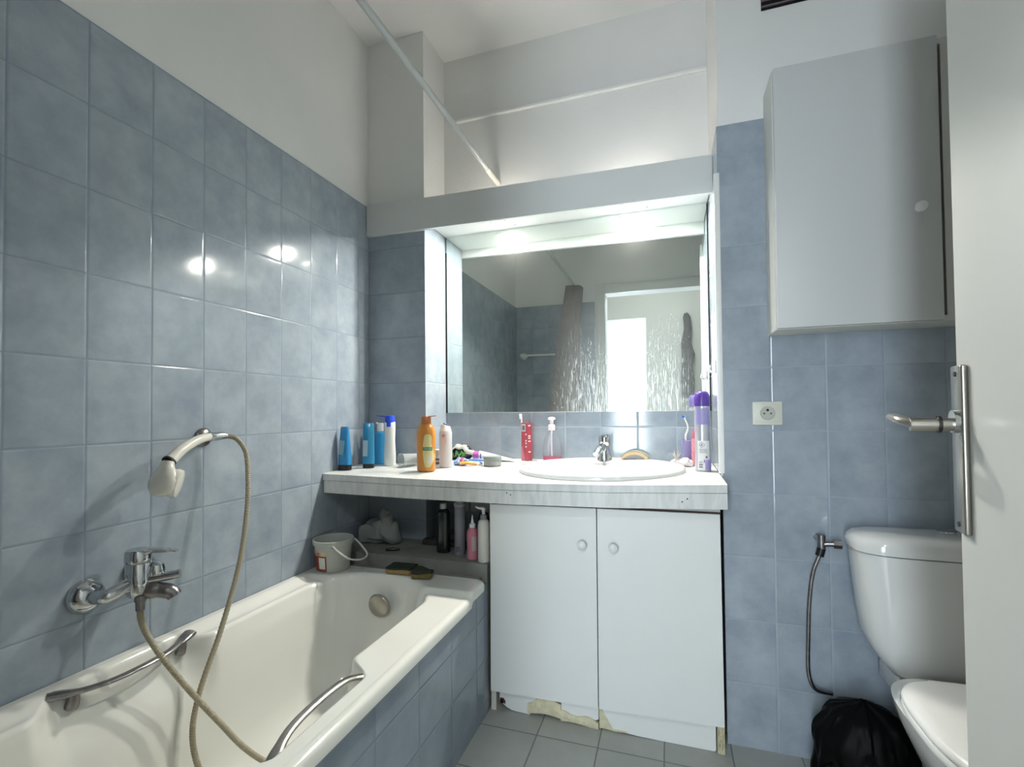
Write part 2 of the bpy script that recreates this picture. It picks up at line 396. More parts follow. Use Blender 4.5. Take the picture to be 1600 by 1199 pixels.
for i, x in enumerate(SX):
    t = thing('ceiling_spotlight', ('lit round halogen spotlight on the left under the white pelmet', 'lit round halogen spotlight on the right under the white pelmet')[i], 'spotlight', (x, SY, SZ), group='spotlights under the pelmet')
    bm = bmesh.new()
    loft(bm, [selip(0.0305, 0.0305, seg=40, z=0.003), selip(0.042, 0.042, seg=40, z=-0.0005), selip(0.042, 0.042, seg=40, z=-0.004), selip(0.034, 0.034, seg=40, z=-0.007), selip(0.027, 0.027, seg=40, z=-0.003), selip(0.027, 0.027, seg=40, z=0.02), selip(0.0305, 0.0305, seg=40, z=0.02), selip(0.0305, 0.0305, seg=40, z=0.003)], False, False)
    obj('bezel', bm, mt_white, t)
    bm = bmesh.new(); bottle(bm, [(0.008, 0.026), (-0.002, 0.0255), (-0.0055, 0.020), (-0.0075, 0.011), (-0.008, 0.003)]); obj('bulb', bm, mt_bulb, t)
    bm = bmesh.new(); bottle(bm, [(0.02, 0.026), (0.035, 0.022), (0.05, 0.012), (0.053, 0.008)]); obj('reflector_back', bm, mt_bulbup, t)

# ------------------------------------------------------------------ mirror
mir = thing('wall_mirror', 'large streaky frameless mirror above the washbasin', 'mirror', (0.865, 0.374, 1.065))
bm = B((-0.571, -0.006, 0.0), (0.574, 0.0, 0.835), 0.0008, 1); obj('glass', bm, mt_mirror, mir, smooth=False)
obj('dark_edge', B((-0.578, -0.004, 0.0), (-0.5715, 0.0005, 0.76)), mt_dark, mir, smooth=False); obj('dark_edge', B((0.5745, -0.0045, 0.0), (0.5785, 0.0005, 0.83)), mt_dark, mir, smooth=False)
hk = thing('wall_hook', 'small white double hook on the tiled jamb right of the mirror', 'hook', (1.4445, 0.16, 1.20))
bm = B((-0.004, -0.012, 0.0), (0.0, 0.012, 0.045), 0.002); obj('back_plate', bm, mt_white, hk)
for s in (-1, 1):
    bm = bmesh.new(); tube(bm, catmull([(-0.003, s*0.006, 0.012), (-0.014, s*0.008, 0.004), (-0.022, s*0.012, 0.012), (-0.020, s*0.015, 0.026)]), 0.0035, 10); obj('prong', bm, mt_white, hk)

# ------------------------------------------------------------------ shower rod and curtain
rod = thing('shower_rod', 'thin white shower curtain rod running from front wall to back wall', 'rod', (0.556, 0, 2.118))
bm = bmesh.new(); tube(bm, [(0, 0.373, 0), (0, -1.697, 0)], 0.0105, 20); obj('pole', bm, mat('rod_grey_white', 'babdbc', 0.4), rod)
bm = bmesh.new(); tube(bm, [(0, 0.372, 0), (0, 0.225, 0)], 0.0118, 20); obj('end_sleeve', bm, mt_cream, rod)
mt_curt = mat('taupe_curtain', '77706c', 0.8, noise=0.15, nscale=12, bump=0.3, bscale=150)
cu = thing('shower_curtain', 'bunched taupe shower curtain hanging at the near end of the bath', 'curtain', (0.5, -1.53, 0.5))
bm = bmesh.new(); rows = []
for k in range(31):
    t = k/30; z = 1.595*t
    half = 0.080 + 0.035*(1-t)**2; row = []
    for i in range(121):
        s = i/120; fold = math.sin(s*2*PI*6 + 0.6*math.sin(3*t))*(0.055+0.13*(1-t)**1.3) + 0.015*math.sin(s*41+t*5)
        row.append(bm.verts.new((-0.13*(1-t)+0.056 + fold, -half + 2*half*s + 0.20*max(0, 1-t*8)**1.5, z)))
    rows.append(row)
for a, b in zip(rows, rows[1:]):
    for i in range(120): bm.faces.new((a[i], a[i+1], b[i+1], b[i]))
c = obj('cloth', bm, mt_curt, cu)
so = c.modifiers.new('thick', 'SOLIDIFY'); so.thickness = 0.002
for i in range(7):
    bm = bmesh.new(); y = -0.072 + i*0.024
    tube(bm, [(0.056+0.018*math.cos(2*PI*k/20), y, 1.613+0.018*math.sin(2*PI*k/20)) for k in range(21)], 0.002, 8, cap=False, up=(0, 1, 0)); obj('ring', bm, mt_white, cu)

tb = thing('towel_bar', 'white towel bar on the tiled wall at the near end of the bath', 'towel bar', (0.07, -1.70, 1.56))
bm = bmesh.new()
bottle(bm, [(0, 0.034, 0.034), (0.012, 0.033, 0.033), (0.03, 0.02, 0.02), (0.065, 0.018, 0.018), (0.072, 0.012, 0.012)]); xform(bm, Matrix.Rotation(-PI/2, 4, 'X')); obj('bracket', bm, mt_white, tb)
bm = bmesh.new(); bottle(bm, [(0, 0.034, 0.034), (0.012, 0.033, 0.033), (0.03, 0.02, 0.02), (0.065, 0.018, 0.018), (0.072, 0.012, 0.012)]); xform(bm, Matrix.Translation((0.5, 0, 0)) @ Matrix.Rotation(-PI/2, 4, 'X')); obj('bracket', bm, mt_white, tb)
bm = bmesh.new(); tube(bm, [(0, 0.055, 0), (0.5, 0.055, 0)], 0.009, 14); obj('bar', bm, mt_white, tb)

# cap and cord added for the hall fill light, hidden above the opening
hl = thing('hall_fill_fixture', 'added unseen holder for the fill light on the hall ceiling', 'lamp', (1.30, -2.45, 2.48))
bm = bmesh.new(); bottle(bm, [(0, 0.018), (0.04, 0.018), (0.05, 0.006), (0.115, 0.005), (0.116, 0.035), (0.12, 0.035)], 20); obj('fill_light_holder', bm, mt_white, hl)

# coat hanging in the hall, seen in the mirror
ct = thing('hanging_coat', 'dark coat hanging on the hall wall, seen in the mirror', 'coat', (1.50, -3.44, 1.2))
bm = bmesh.new()
loft(bm, [selip(0.062*s, 0.045, 2.4, 28, z=z) for z, s in ((0, 1.1), (0.2, 1.2), (0.35, 1.0), (0.5, 1.15), (0.62, 0.9), (0.8, 0.7), (0.93, 0.65), (0.97, 0.35))])
for v in bm.verts: v.co.x += 0.012*math.sin(v.co.z*17); v.co.y += 0.01*math.sin(v.co.x*90)
obj('coat_body', bm, mat('dark_wool', '2e2c2b', 0.9, noise=0.3, nscale=30), ct)
bm = bmesh.new(); tube(bm, [(0, -0.06, 0.99), (0, -0.02, 0.985), (0, 0.0, 0.96)], 0.006, 8); obj('peg', bm, mt_chrome_d, ct)

# ------------------------------------------------------------------ bath
def rect_ring(x0, x1, y0, y1, rad, z, N=960):
    """rounded rectangle sampled by fixed fractions so that all rings correspond"""
    pts = []
    per = N//4
    cx = [(x1-rad, y1-rad, 0), (x0+rad, y1-rad, PI/2), (x0+rad, y0+rad, PI), (x1-rad, y0+rad, 3*PI/2)]
    arc = per//4; st = per-arc
    for q in range(4):
        ax, ay, t0 = cx[q]
        for i in range(arc):
            t = t0 + PI/2*i/(arc-1)
            pts.append([ax+rad*math.cos(t), ay+rad*math.sin(t), z])
        nx, ny, nt0 = cx[(q+1) % 4]
        e0 = (ax+rad*math.cos(t0+PI/2), ay+rad*math.sin(t0+PI/2)); e1 = (nx+rad*math.cos(nt0), ny+rad*math.sin(nt0))
        for i in range(1, st+1):
            k = i/(st+1); pts.append([e0[0]+(e1[0]-e0[0])*k, e0[1]+(e1[1]-e0[1])*k, z])
    return pts
def sm(a, b, x):
    t = max(0, min(1, (x-a)/(b-a))); return t*t*(3-2*t)
YC = -0.90
def tub_inner(inset, z, bump, rad, endin):
    # straight sides refined along their length
    x0, x1, y0, y1 = 0.088+inset, 0.540-inset, -1.62+endin, -0.222-endin
    pts = rect_ring(x0, x1, y0, y1, rad, z, 960)
    out = []
    for x, y, zz in pts:
        mid = (x0+x1)/2; u = (x-mid)/((x1-x0)/2)
        if abs(u) < 0.75 and y > YC: y += 0.035*(1-(u/0.75)**2)*(1.0 if inset < 0.05 else 0.6)     # bowed head end
        w = 1 - sm(0.13, 0.21, abs(y-YC))
        if u > 0.85: x += bump*0.078*w
        if u < -0.85: x -= bump*0.052*w
        out.append([x, y, zz])
    return out
tub = thing('bathtub', 'white enamelled bathtub along the left tiled wall', 'bathtub', (0.33, -0.9, 0.0))
def rim_z(x, y):
    low = 0.016*sm(0.02, 0.07, x)*sm(-0.258, -0.272, y)
    return 0.487 - low
bm = bmesh.new()
OX0, OX1, OY0, OY1 = 0.002, 0.676, -1.696, -0.125
rings = []
for off, dz, rad in ((0.012, -0.045, 0.03), (0.0, -0.030, 0.04), (0.0, -0.010, 0.04), (0.004, -0.003, 0.038), (0.010, 0.0, 0.035), (0.022, 0.0005, 0.03)):
    o_ = rect_ring(OX0+(off if dz > -0.02 else off), OX1-off, OY0+off, OY1-off, rad, 0, 960)
    rings.append([(x if x > OX0+0.03 else OX0+(x-OX0)*0.3, y, rim_z(x, y)+dz) for x, y, z in o_])
def inner_rim(inset, dz, bump, rad, endin):
    return [(x, y, rim_z(x, y)+dz) for x, y, z in tub_inner(inset, 0, bump, rad, endin)]
outer_last = rings[-1]; first_in = inner_rim(-0.006, 0.0, 1, 0.13, -0.006)
for t in [k/24 for k in range(1, 24)]:
    rings.append([tuple(a[i]*(1-t)+b[i]*t for i in range(2)) + (rim_z(a[0]*(1-t)+b[0]*t, a[1]*(1-t)+b[1]*t),) for a, b in zip(outer_last, first_in)])
rings.append(first_in)
rings.append(inner_rim(0.0, -0.003, 1, 0.13, 0.0)); rings.append(inner_rim(0.004, -0.010, 1, 0.13, 0.004)); rings.append(inner_rim(0.007, -0.03, 1, 0.13, 0.01))
for z, inset, bmp, rad, endin in ((0.43, 0.012, 1, 0.13, 0.018), (0.40, 0.017, 0.85, 0.13, 0.025), (0.37, 0.022, 0.5, 0.13, 0.035), (0.32, 0.03, 0.15, 0.13, 0.05), (0.25, 0.04, 0, 0.13, 0.07), (0.18, 0.052, 0, 0.125, 0.10), (0.14, 0.066, 0, 0.12, 0.13), (0.115, 0.09, 0, 0.10, 0.17), (0.105, 0.13, 0, 0.08, 0.22), (0.10, 0.19, 0, 0.03, 0.30)):
    rings.append([tuple(p) for p in tub_inner(inset, z, bmp, rad, endin)])
loft(bm, rings, False, True)
xform(bm, Matrix.Translation((-0.33, 0.9, 0)))
obj('tub_shell', bm, mt_tub, tub)
bm = bmesh.new(); bottle(bm, [(0, 0.040), (0.004, 0.042), (0.010, 0.039), (0.012, 0.036), (0.0125, 0.004)], seg=40)
xform(bm, Matrix.Translation((0.315-0.33, -0.236+0.9, 0.397)) @ Matrix.Rotation(PI/2+0.12, 4, 'X')); obj('overflow_knob', bm, mt_steel, tub)
def grip(side):
    bm = bmesh.new()
    if side < 0:
        path = catmull([(0.032, -1.046, 0.476), (0.056, -1.003, 0.470), (0.074, -0.95, 0.467), (0.079, -0.89, 0.467), (0.075, -0.82, 0.469), (0.060, -0.770, 0.473), (0.046, -0.733, 0.479)], 8)
    else:
        path = catmull([(0.624, -1.045, 0.448), (0.604, -1.005, 0.463), (0.591, -0.955, 0.471), (0.586, -0.88, 0.474), (0.588, -0.80, 0.472), (0.600, -0.758, 0.463), (0.624, -0.728, 0.448)], 8)
    n = len(path); rr = [0.010+0.0075*(sm(0.22, 0.05, i/(n-1))+sm(0.78, 0.95, i/(n-1))) for i in range(n)]
    tube(bm, path, rr, 16, flat=0.5)
    return xform(bm, Matrix.Translation((-0.33, 0.9, 0)))
obj('grip_handle', grip(-1), mt_chrome_d, tub); obj('grip_handle', grip(1), mt_steel, tub)
for y in (-1.008, -0.762):
    bm = bmesh.new(); tube(bm, [(0.046-0.33, y+0.9, 0.440), (0.052-0.33, y+0.9, 0.452), (0.055-0.33, y+0.9, 0.470)], [0.014, 0.012, 0.010], 14); obj('grip_foot', bm, mt_chrome_d, tub)

obj('tiled_panel', B((0.636-0.33, -1.70+0.9, 0.0), (0.656-0.33, -0.0755+0.9, 0.455)), mt_apron, tub, smooth=False)
# cement shelf behind the bath end, under the worktop
bm = bmesh.new()
prism(bm, [(0.001, -0.075), (0.655, -0.075), (0.655, 0.374), (0.2865, 0.374), (0.2865, 0.1655), (0.001, 0.1655)], 'Z', 0.0, 0.520)
box(bm, (0.001, -0.124, 0.30), (0.634, -0.075, 0.474))
sh = tag(obj('masonry_shelf', bm, mt_concrete, smooth=False), 'grey cement shelf behind the bathtub under the worktop', 'shelf')

# ------------------------------------------------------------------ worktop with apron board
def zf(x):
    xs = ((0.0, 0.835), (0.39, 0.8295), (0.77, 0.828), (1.10, 0.834), (1.45, 0.848))
    for (a, za), (b, zb) in zip(xs, xs[1:]):
        if x <= b: return za+(zb-za)*(x-a)/(b-a)
    return xs[-1][1]
def zt(x, y): return zf(x) + (y+0.147)/0.522*(0.856-zf(x))
SC = (1.032, 0.128); SA, SB = 0.305, 0.228      # basin centre and half sizes
wt = thing('worktop', 'long white marbled worktop over the cabinet and bath end', 'worktop', (0, 0, 0.8))
bm = bmesh.new(); X0, X1, Y0 = 0.002, 1.443, -0.147
xs = sorted(set([round(X0+i*(X1-X0)/96, 4) for i in range(97)] + [0.287])); ys = sorted(set([round(Y0+i*0.52/36, 4) for i in range(37)] + [0.165, -0.142]))
def inside(x, y): return (((x-SC[0])/(SA*0.90))**2 + ((y-SC[1])/(SB*0.88))**2) < 1
def solid(i, j):
    x, y = (xs[i]+xs[i+1])/2, (ys[j]+ys[j+1])/2
    return not (x < 0.287 and y > 0.165) and not inside(x, y)
TH = 0.026; vt = {}
def gv(i, j, top):
    k = (i, j, top)
    if k not in vt:
        x, y = xs[i], ys[j]; z = zt(x, y) - (0 if top else TH)
        if top and j == 0: z -= 0.002
        vt[k] = bm.verts.new((x, y, z-0.8))
    return vt[k]
cells = {(i, j) for i in range(len(xs)-1) for j in range(len(ys)-1) if solid(i, j)}
for i, j in cells:
    bm.faces.new((gv(i, j, 1), gv(i+1, j, 1), gv(i+1, j+1, 1), gv(i, j+1, 1))); bm.faces.new((gv(i, j, 0), gv(i, j+1, 0), gv(i+1, j+1, 0), gv(i+1, j, 0)))
    for di, dj, a, b in ((-1, 0, (i, j), (i, j+1)), (1, 0, (i+1, j), (i+1, j+1)), (0, -1, (i, j), (i+1, j)), (0, 1, (i, j+1), (i+1, j+1))):
        if (i+di, j+dj) not in cells: bm.faces.new((gv(*a, 1), gv(*b, 1), gv(*b, 0), gv(*a, 0)))
obj('top_slab', bm, mt_marble, wt)
bm = bmesh.new(); n = 60
def fr(x, dz, y): return (x, y, zf(x)+dz-0.8)
ring = []
for i in range(n+1):
    x = X0+0.004+(X1-X0-0.004)*i/n
    dzb = -0.074-0.001*abs(x-0.7)
    ring.append([fr(x, -TH-0.0015, -0.1455), fr(x, dzb, -0.1455), fr(x, dzb, -0.127), fr(x, -TH-0.0015, -0.127)])
loft(bm, ring); obj('front_board', bm, mt_marble, wt, smooth=False)
for x, dz in ((0.7557, -0.036), (0.7693, -0.0415), (1.317, -0.053), (1.3317, -0.044)):
    bm = bmesh.new(); bottle(bm, [(0, 0.0022), (0.0012, 0.002)], 10); xform(bm, Matrix.Translation((x, -0.1455, zf(x)+dz-0.8)) @ Matrix.Rotation(PI/2, 4, 'X')); obj('screw_hole', bm, mt_dark, wt)

# ------------------------------------------------------------------ base cabinet
cab = thing('vanity_cabinet', 'white two-door cabinet under the washbasin with a damaged plinth', 'cabinet', (1.05, -0.06, 0))
def LC(bm): return xform(bm, Matrix.Translation((-1.05, 0.06, 0)))
bm = bmesh.new(); box(bm, (0.662, -0.060, 0.0), (0.680, 0.37, 0.752)); box(bm, (1.412, -0.060, 0.0), (1.430, 0.37, 0.760)); box(bm, (0.68, -0.058, 0.09), (1.412, 0.37, 0.106)); box(bm, (0.662, -0.062, 0.744), (1.430, -0.044, 0.764)); obj('carcass', LC(bm), mt_lam2, cab, smooth=False)
bm = B((0.662, -0.074, 0.742), (1.430, -0.062, 0.7475)); obj('brown_rail_edge', LC(bm), mt_brown, cab, smooth=False)
def slab(c, y0, y1):
    bm = bmesh.new(); prism(bm, c, 'Y', y0, y1)
    bmesh.ops.bevel(bm, geom=bm.edges[:], offset=0.0012, segments=2, affect='EDGES'); return bm
d1 = obj('door', LC(slab([(0.667, 0.076), (1.0455, 0.083), (1.0475, 0.742), (0.671, 0.738)], -0.080, -0.0625)), mt_lam, cab)
d2 = obj('door', LC(slab([(1.0490, 0.083), (1.4300, 0.095), (1.4275, 0.7445), (1.0510, 0.7425)], -0.082, -0.0625)), mt_lam, cab)
mt_knob = mat('pearl_knob', 'dfe2e2', 0.12, coat=0.6)
for x, z, d in ((1.0010, 0.622, d1), (1.1035, 0.620, d2)):
    bm = bmesh.new(); bottle(bm, [(0, 0.007), (0.010, 0.0065), (0.013, 0.012), (0.018, 0.0155), (0.024, 0.0145), (0.028, 0.009), (0.0295, 0.002)], 32)
    xform(bm, Matrix.Translation((x-1.05, -0.081+0.06, z)) @ Matrix.Rotation(PI/2, 4, 'X')); obj('knob', bm, mt_knob, d)
bm = bmesh.new(); prism(bm, [(0.690, 0.10), (0.690, 0.031), (0.700, 0.030), (0.704, 0.020), (0.716, 0.012), (0.735, 0.004), (0.760, 0.002), (0.803, 0.001), (0.805, 0.012), (0.825, 0.020), (0.86, 0.012), (0.8605, 0.10)], 'Y', -0.050, -0.034); obj('plinth', LC(bm), mt_lam, cab, smooth=False)
def ragged(x0, x1, ztop, zb, y, seed, bulge=0.008):
    rnd = random.Random(seed); bm = bmesh.new(); nx, nz = 26, 7; F = []; K = []
    for j in range(nz+1):
        f = []; k = []
        for i in range(nx+1):
            x = x0+(x1-x0)*i/nx; zb_ = zb(x); z = zb_+(ztop(x)-zb_)*j/nz
            yy = y-bulge*math.sin(PI*j/nz*0.9)*rnd.uniform(0.3, 1)
            f.append(bm.verts.new((x, yy, z))); k.append(bm.verts.new((x, y+0.012, z)))
        F.append(f); K.append(k)
    for j in range(nz):
        for i in range(nx):
            bm.faces.new((F[j][i], F[j][i+1], F[j+1][i+1], F[j+1][i])); bm.faces.new((K[j][i], K[j+1][i], K[j+1][i+1], K[j][i+1]))
    for i in range(nx):
        bm.faces.new((F[0][i], K[0][i], K[0][i+1], F[0][i+1])); bm.faces.new((F[nz][i], F[nz][i+1], K[nz][i+1], K[nz][i]))
    for j in range(nz):
        bm.faces.new((F[j][0], F[j+1][0], K[j+1][0], K[j][0])); bm.faces.new((F[j][nx], K[j][nx], K[j+1][nx], F[j+1][nx]))
    return bm
obj('swollen_patch', LC(ragged(0.795, 0.915, lambda x: 0.068+0.01*math.sin(x*60)-max(0, 0.83-x)*0.6, lambda x: 0.006+0.008*math.sin((x-0.8)*26), -0.053, 3)), mt_chip, cab)
bm = bmesh.new(); prism(bm, [(0.916, 0.10), (0.916, 0.030), (0.95, 0.027), (0.975, 0.020), (1.00, 0.012), (1.025, 0.022), (1.043, 0.030), (1.044, 0.10)], 'Y', -0.052, -0.036); obj('plinth', LC(bm), mt_lam, cab, smooth=False)
obj('swollen_patch', LC(ragged(0.914, 1.043, lambda x: 0.034+0.006*math.sin(x*70)-0.012*max(0, (x-0.97))/0.07, lambda x: 0.001+0.004*math.sin((x-0.9)*30)+0.02*max(0, x-1.02), -0.055, 5, 0.007)), mt_chip, cab)
bm = bmesh.new(); prism(bm, [(1.052, 0.10), (1.052, 0.06), (1.062, 0.035), (1.078, 0.012), (1.11, 0.006), (1.17, 0.002), (1.25, 0.001), (1.402, 0.001), (1.4065, 0.006), (1.4068, 0.10)], 'Y', -0.054, -0.038); obj('plinth', LC(bm), mt_lam, cab, smooth=False)
obj('swollen_patch', LC(ragged(1.046, 1.135, lambda x: max(0.010, 0.085-(x-1.046)*1.7), lambda x: 0.0015+0.003*math.sin(x*40)**2, -0.053, 8, 0.006)), mt_chip, cab)
obj('swollen_patch', LC(ragged(1.410, 1.431, lambda x: 0.088, lambda x: 0.002, -0.064, 9, 0.010)), mt_chip, cab)
bm = bmesh.new()
for i in range(9): box(bm, (0.690+random.uniform(0, 0.02), -0.0535, 0.022+random.uniform(0, 0.02)), (0.700+random.uniform(0, 0.014), -0.051, 0.032+random.uniform(0, 0.012)))
obj('dark_chip', LC(bm), mt_brown, cab, smooth=False)

# ------------------------------------------------------------------ washbasin and tap
zb = zt(SC[0], SC[1])
tilt = Matrix.Translation((0, 0, 0))
ba = thing('washbasin', 'white oval washbasin set into the marbled worktop', 'washbasin', (SC[0], SC[1], zb))
ba.rotation_euler = (math.atan2(zt(SC[0], 0.3)-zt(SC[0], -0.1), 0.4), -math.atan2(zt(1.3, 0.1)-zt(0.75, 0.1), 0.55), 0)
bm = bmesh.new()
pr_ = [(1.0, -0.001), (1.005, 0.006), (1.0, 0.013), (0.985, 0.017), (0.955, 0.0185), (0.90, 0.017), (0.84, 0.013), (0.80, 0.006), (0.77, -0.01), (0.72, -0.045), (0.62, -0.085), (0.45, -0.115), (0.25, -0.128), (0.08, -0.131)]
R_ = []
for s, z in pr_:
    cy_ = 0.0 if s > 0.9 else -0.028*(1-max(0, (s-0.8)/0.1)) if s > 0.8 else -0.028
    sy_ = s if s > 0.9 else (s-0.035*(1-max(0, (s-0.8)/0.1)))
    R_.append(selip(SA*s, SB*sy_, 2.05, 80, cy=cy_, z=z))
loft(bm, R_); obj('basin_bowl', bm, mt_ceramic, ba)
bm = bmesh.new(); bottle(bm, [(-0.130, 0.022), (-0.127, 0.022), (-0.1265, 0.012)]); xform(bm, Matrix.Translation((0, -0.028, 0))); obj('drain', bm, mt_chrome, ba)
fa = thing('basin_tap', 'small chrome mixer tap standing at the back of the washbasin', 'tap', (1.030, 0.316, 0.8655))
bm = bmesh.new(); bottle(bm, [(0, 0.031), (0.004, 0.0305), (0.03, 0.0235), (0.050, 0.0205), (0.058, 0.0205)], 32); obj('body', bm, mt_chrome, fa)
bm = bmesh.new(); bottle(bm, [(0.059, 0.022), (0.062, 0.0235), (0.094, 0.0245), (0.100, 0.022), (0.103, 0.014), (0.104, 0.003)], 32)
tube(bm, [(0.004, -0.012, 0.094), (0.012, -0.035, 0.100), (0.018, -0.055, 0.104)], [0.009, 0.008, 0.006], 12, flat=0.5); obj('lever_cap', bm, mt_chrome, fa)
bm = bmesh.new(); tube(bm, catmull([(0, -0.006, 0.050), (-0.008, -0.030, 0.052), (-0.016, -0.058, 0.046), (-0.019, -0.068, 0.040)], 6), [0.017]*6+[0.015]*6+[0.013]*7, 18); obj('spout', bm, mt_chrome, fa)
bm = bmesh.new(); tube(bm, [(-0.0185, -0.066, 0.041), (-0.0235, -0.082, 0.028)], 0.0135, 20); obj('aerator', bm, mt_chrome, fa)

# ------------------------------------------------------------------ bottles helper for the worktop
def on(x, y): return (x, y, zt(x, y))
def P_(name, col, rough=0.3, **k): return mat(name, col, rough, **k)

# blue shampoo, cap down, far left
t = thing('shampoo_bottle', 'blue shampoo bottle on its black cap, leftmost on the worktop', 'bottle', on(0.036, -0.055), group='bottles on the worktop')
bm = bmesh.new(); bottle(bm, [(0.022, 0.0265, 0.017), (0.05, 0.0262, 0.017), (0.10, 0.0225, 0.015), (0.15, 0.0195, 0.011), (0.172, 0.0185, 0.006), (0.175, 0.0165, 0.004)], 32, 2.6); obj('body', bm, P_('translucent_blue', '2f86bd', 0.2, coat=0.3), t)
bm = bmesh.new(); bottle(bm, [(0.0, 0.0262, 0.0175), (0.002, 0.0275, 0.0185), (0.022, 0.0270, 0.018), (0.0225, 0.02, 0.013)], 32, 2.6); obj('cap', bm, mt_black, t)
bm = bmesh.new(); prism(bm, [(-0.018, 0.065), (0.004, 0.060), (0.012, 0.118), (-0.013, 0.122)], 'Y', -0.0182, -0.0172); obj('label', bm, P_('faded_label', '7fa3b8', 0.5), t, smooth=False)
# second one
t = thing('shampoo_bottle', 'teal blue shampoo bottle on its black cap in the pier corner', 'bottle', on(0.100, 0.015), 0.5, group='bottles on the worktop')
bm = bmesh.new(); bottle(bm, [(0.018, 0.0245, 0.018), (0.05, 0.0245, 0.018), (0.11, 0.0235, 0.015), (0.16, 0.0225, 0.010), (0.183, 0.0215, 0.005), (0.186, 0.019, 0.004)], 32, 2.6); obj('body', bm, P_('teal_blue', '2c7ea6', 0.2, coat=0.3), t)
bm = bmesh.new(); bottle(bm, [(0.0, 0.022, 0.017), (0.002, 0.023, 0.018), (0.018, 0.0225, 0.018), (0.0185, 0.016, 0.012)], 32, 2.6); obj('cap', bm, mt_black, t)
bm = bmesh.new(); prism(bm, [(-0.021, 0.05), (-0.003, 0.05), (-0.001, 0.115), (-0.020, 0.115)], 'Y', -0.0185, -0.0172); obj('label', bm, P_('grey_blue_label', '8aa6b6', 0.5), t, smooth=False)
# cyan bottle with white cap
t = thing('lotion_bottle', 'cyan bottle with a white cap behind the teal shampoo', 'bottle', on(0.086, 0.125), group='bottles on the worktop')
bm = bmesh.new(); bottle(bm, [(0, 0.022), (0.003, 0.0245), (0.03, 0.0248), (0.12, 0.0248), (0.135, 0.0235), (0.140, 0.018), (0.142, 0.012)], 32); obj('body', bm, P_('cyan_plastic', '3a9ad0', 0.3, coat=0.2), t)
bm = bmesh.new(); bottle(bm, [(0.142, 0.0135), (0.144, 0.0145), (0.172, 0.014), (0.178, 0.0135), (0.179, 0.004)], 28); tube(bm, [(-0.008, -0.004, 0.176), (-0.016, -0.009, 0.179)], 0.004, 8); obj('cap', bm, mt_white, t)
# white bottle with blue flip cap
t = thing('shower_gel_bottle', 'tall white bottle with an open blue flip cap near the tiled pier', 'bottle', on(0.152, 0.095), 0.25, group='bottles on the worktop')
bm = bmesh.new(); bottle(bm, [(0, 0.022, 0.018), (0.003, 0.0245, 0.020), (0.05, 0.0245, 0.020), (0.11, 0.0215, 0.018), (0.16, 0.0235, 0.019), (0.182, 0.0235, 0.018), (0.186, 0.021, 0.016)], 32, 2.4); obj('body', bm, P_('satin_white', 'dfe2e0', 0.28), t)
bm = bmesh.new(); bottle(bm, [(0.165, 0.0165, 0.0202), (0.186, 0.0215, 0.018), (0.207, 0.020, 0.0165), (0.212, 0.018, 0.015), (0.2125, 0.005, 0.004)], 32, 2.3); obj('cap', bm, P_('royal_blue', '2a50d8', 0.3), t)
bm = bmesh.new(); prism(bm, [(-0.016, 0.207), (-0.016, 0.212), (-0.055, 0.2145), (-0.056, 0.2115)], 'Y', -0.012, 0.012); obj('flip_lid', bm, P_('royal_blue_lid', '2c50c8', 0.3), t)
# clear plastic cup lying down
t = thing('plastic_cup', 'clear plastic cup lying on its side between the bottles', 'cup', on(0.250, 0.095), 4.25)
bm = bmesh.new()
prof = [(0.0, 0.0215), (0.09, 0.0265), (0.090, 0.0285), (0.092, 0.0285), (0.092, 0.0255), (0.002, 0.0205), (0.0018, 0.001)]
loft(bm, [selip(r, r, 2, 36, z=z) for z, r in [(0.0, 0.001)]+prof], False, False)
xform(bm, Matrix.Translation((-0.045, 0, 0.0295)) @ Matrix.Rotation(PI/2, 4, 'Y')); obj('cup_wall', bm, P_('clear_plastic', 'eef2f2', 0.12, trans=0.75, ior=1.2), t)
# orange bottle
t = thing('shampoo_bottle', 'large orange bottle with open flip cap and yellow label at the worktop edge', 'bottle', on(0.3745, 0.0), 0.0, group='bottles on the worktop')
bm = bmesh.new(); bottle(bm, [(0, 0.030, 0.022), (0.004, 0.0355, 0.026), (0.012, 0.0375, 0.027), (0.05, 0.0372, 0.027), (0.11, 0.0388, 0.028), (0.145, 0.0388, 0.028), (0.165, 0.0355, 0.0265), (0.178, 0.029, 0.023), (0.186, 0.022, 0.019), (0.189, 0.0195, 0.0185)], 40, 2.3); obj('body', bm, P_('amber_orange', 'd28a3c', 0.25, coat=0.3), t)
bm = bmesh.new(); bottle(bm, [(0.185, 0.0205), (0.190, 0.0208), (0.212, 0.0185), (0.2155, 0.017), (0.216, 0.004)], 32); obj('cap', bm, P_('copper_cap', 'b8703f', 0.3), t)
bm = bmesh.new(); prism(bm, [(0.014, 0.2130), (0.050, 0.2165), (0.050, 0.2190), (0.014, 0.2165)], 'Y', -0.010, 0.010); obj('flip_lid', bm, P_('copper_lid', 'c08860', 0.3), t)
bm = bmesh.new(); rows = []
for k in range(25):
    z = 0.018+0.128*k/24; q = (z-0.082)/0.064; wdt = math.sqrt(max(0.02, 1-q*q*0.82))
    row = []
    for i in range(13):
        x = 0.020 + 0.0195*wdt*(i/12*2-1); x = min(x, 0.0378)
        ry = 0.0275+0.0008*(k/24); rx = 0.0378
        y = -ry*(max(0.0, 1-(abs(x)/rx)**2.3))**(1/2.3) - 0.0009
        row.append(bm.verts.new((x, y, z)))
    rows.append(row)
for a, b in zip(rows, rows[1:]):
    for i in range(12): bm.faces.new((a[i], a[i+1], b[i+1], b[i]))
lb = obj('label', bm, P_('pale_yellow_label', 'd9cf92', 0.45), t)
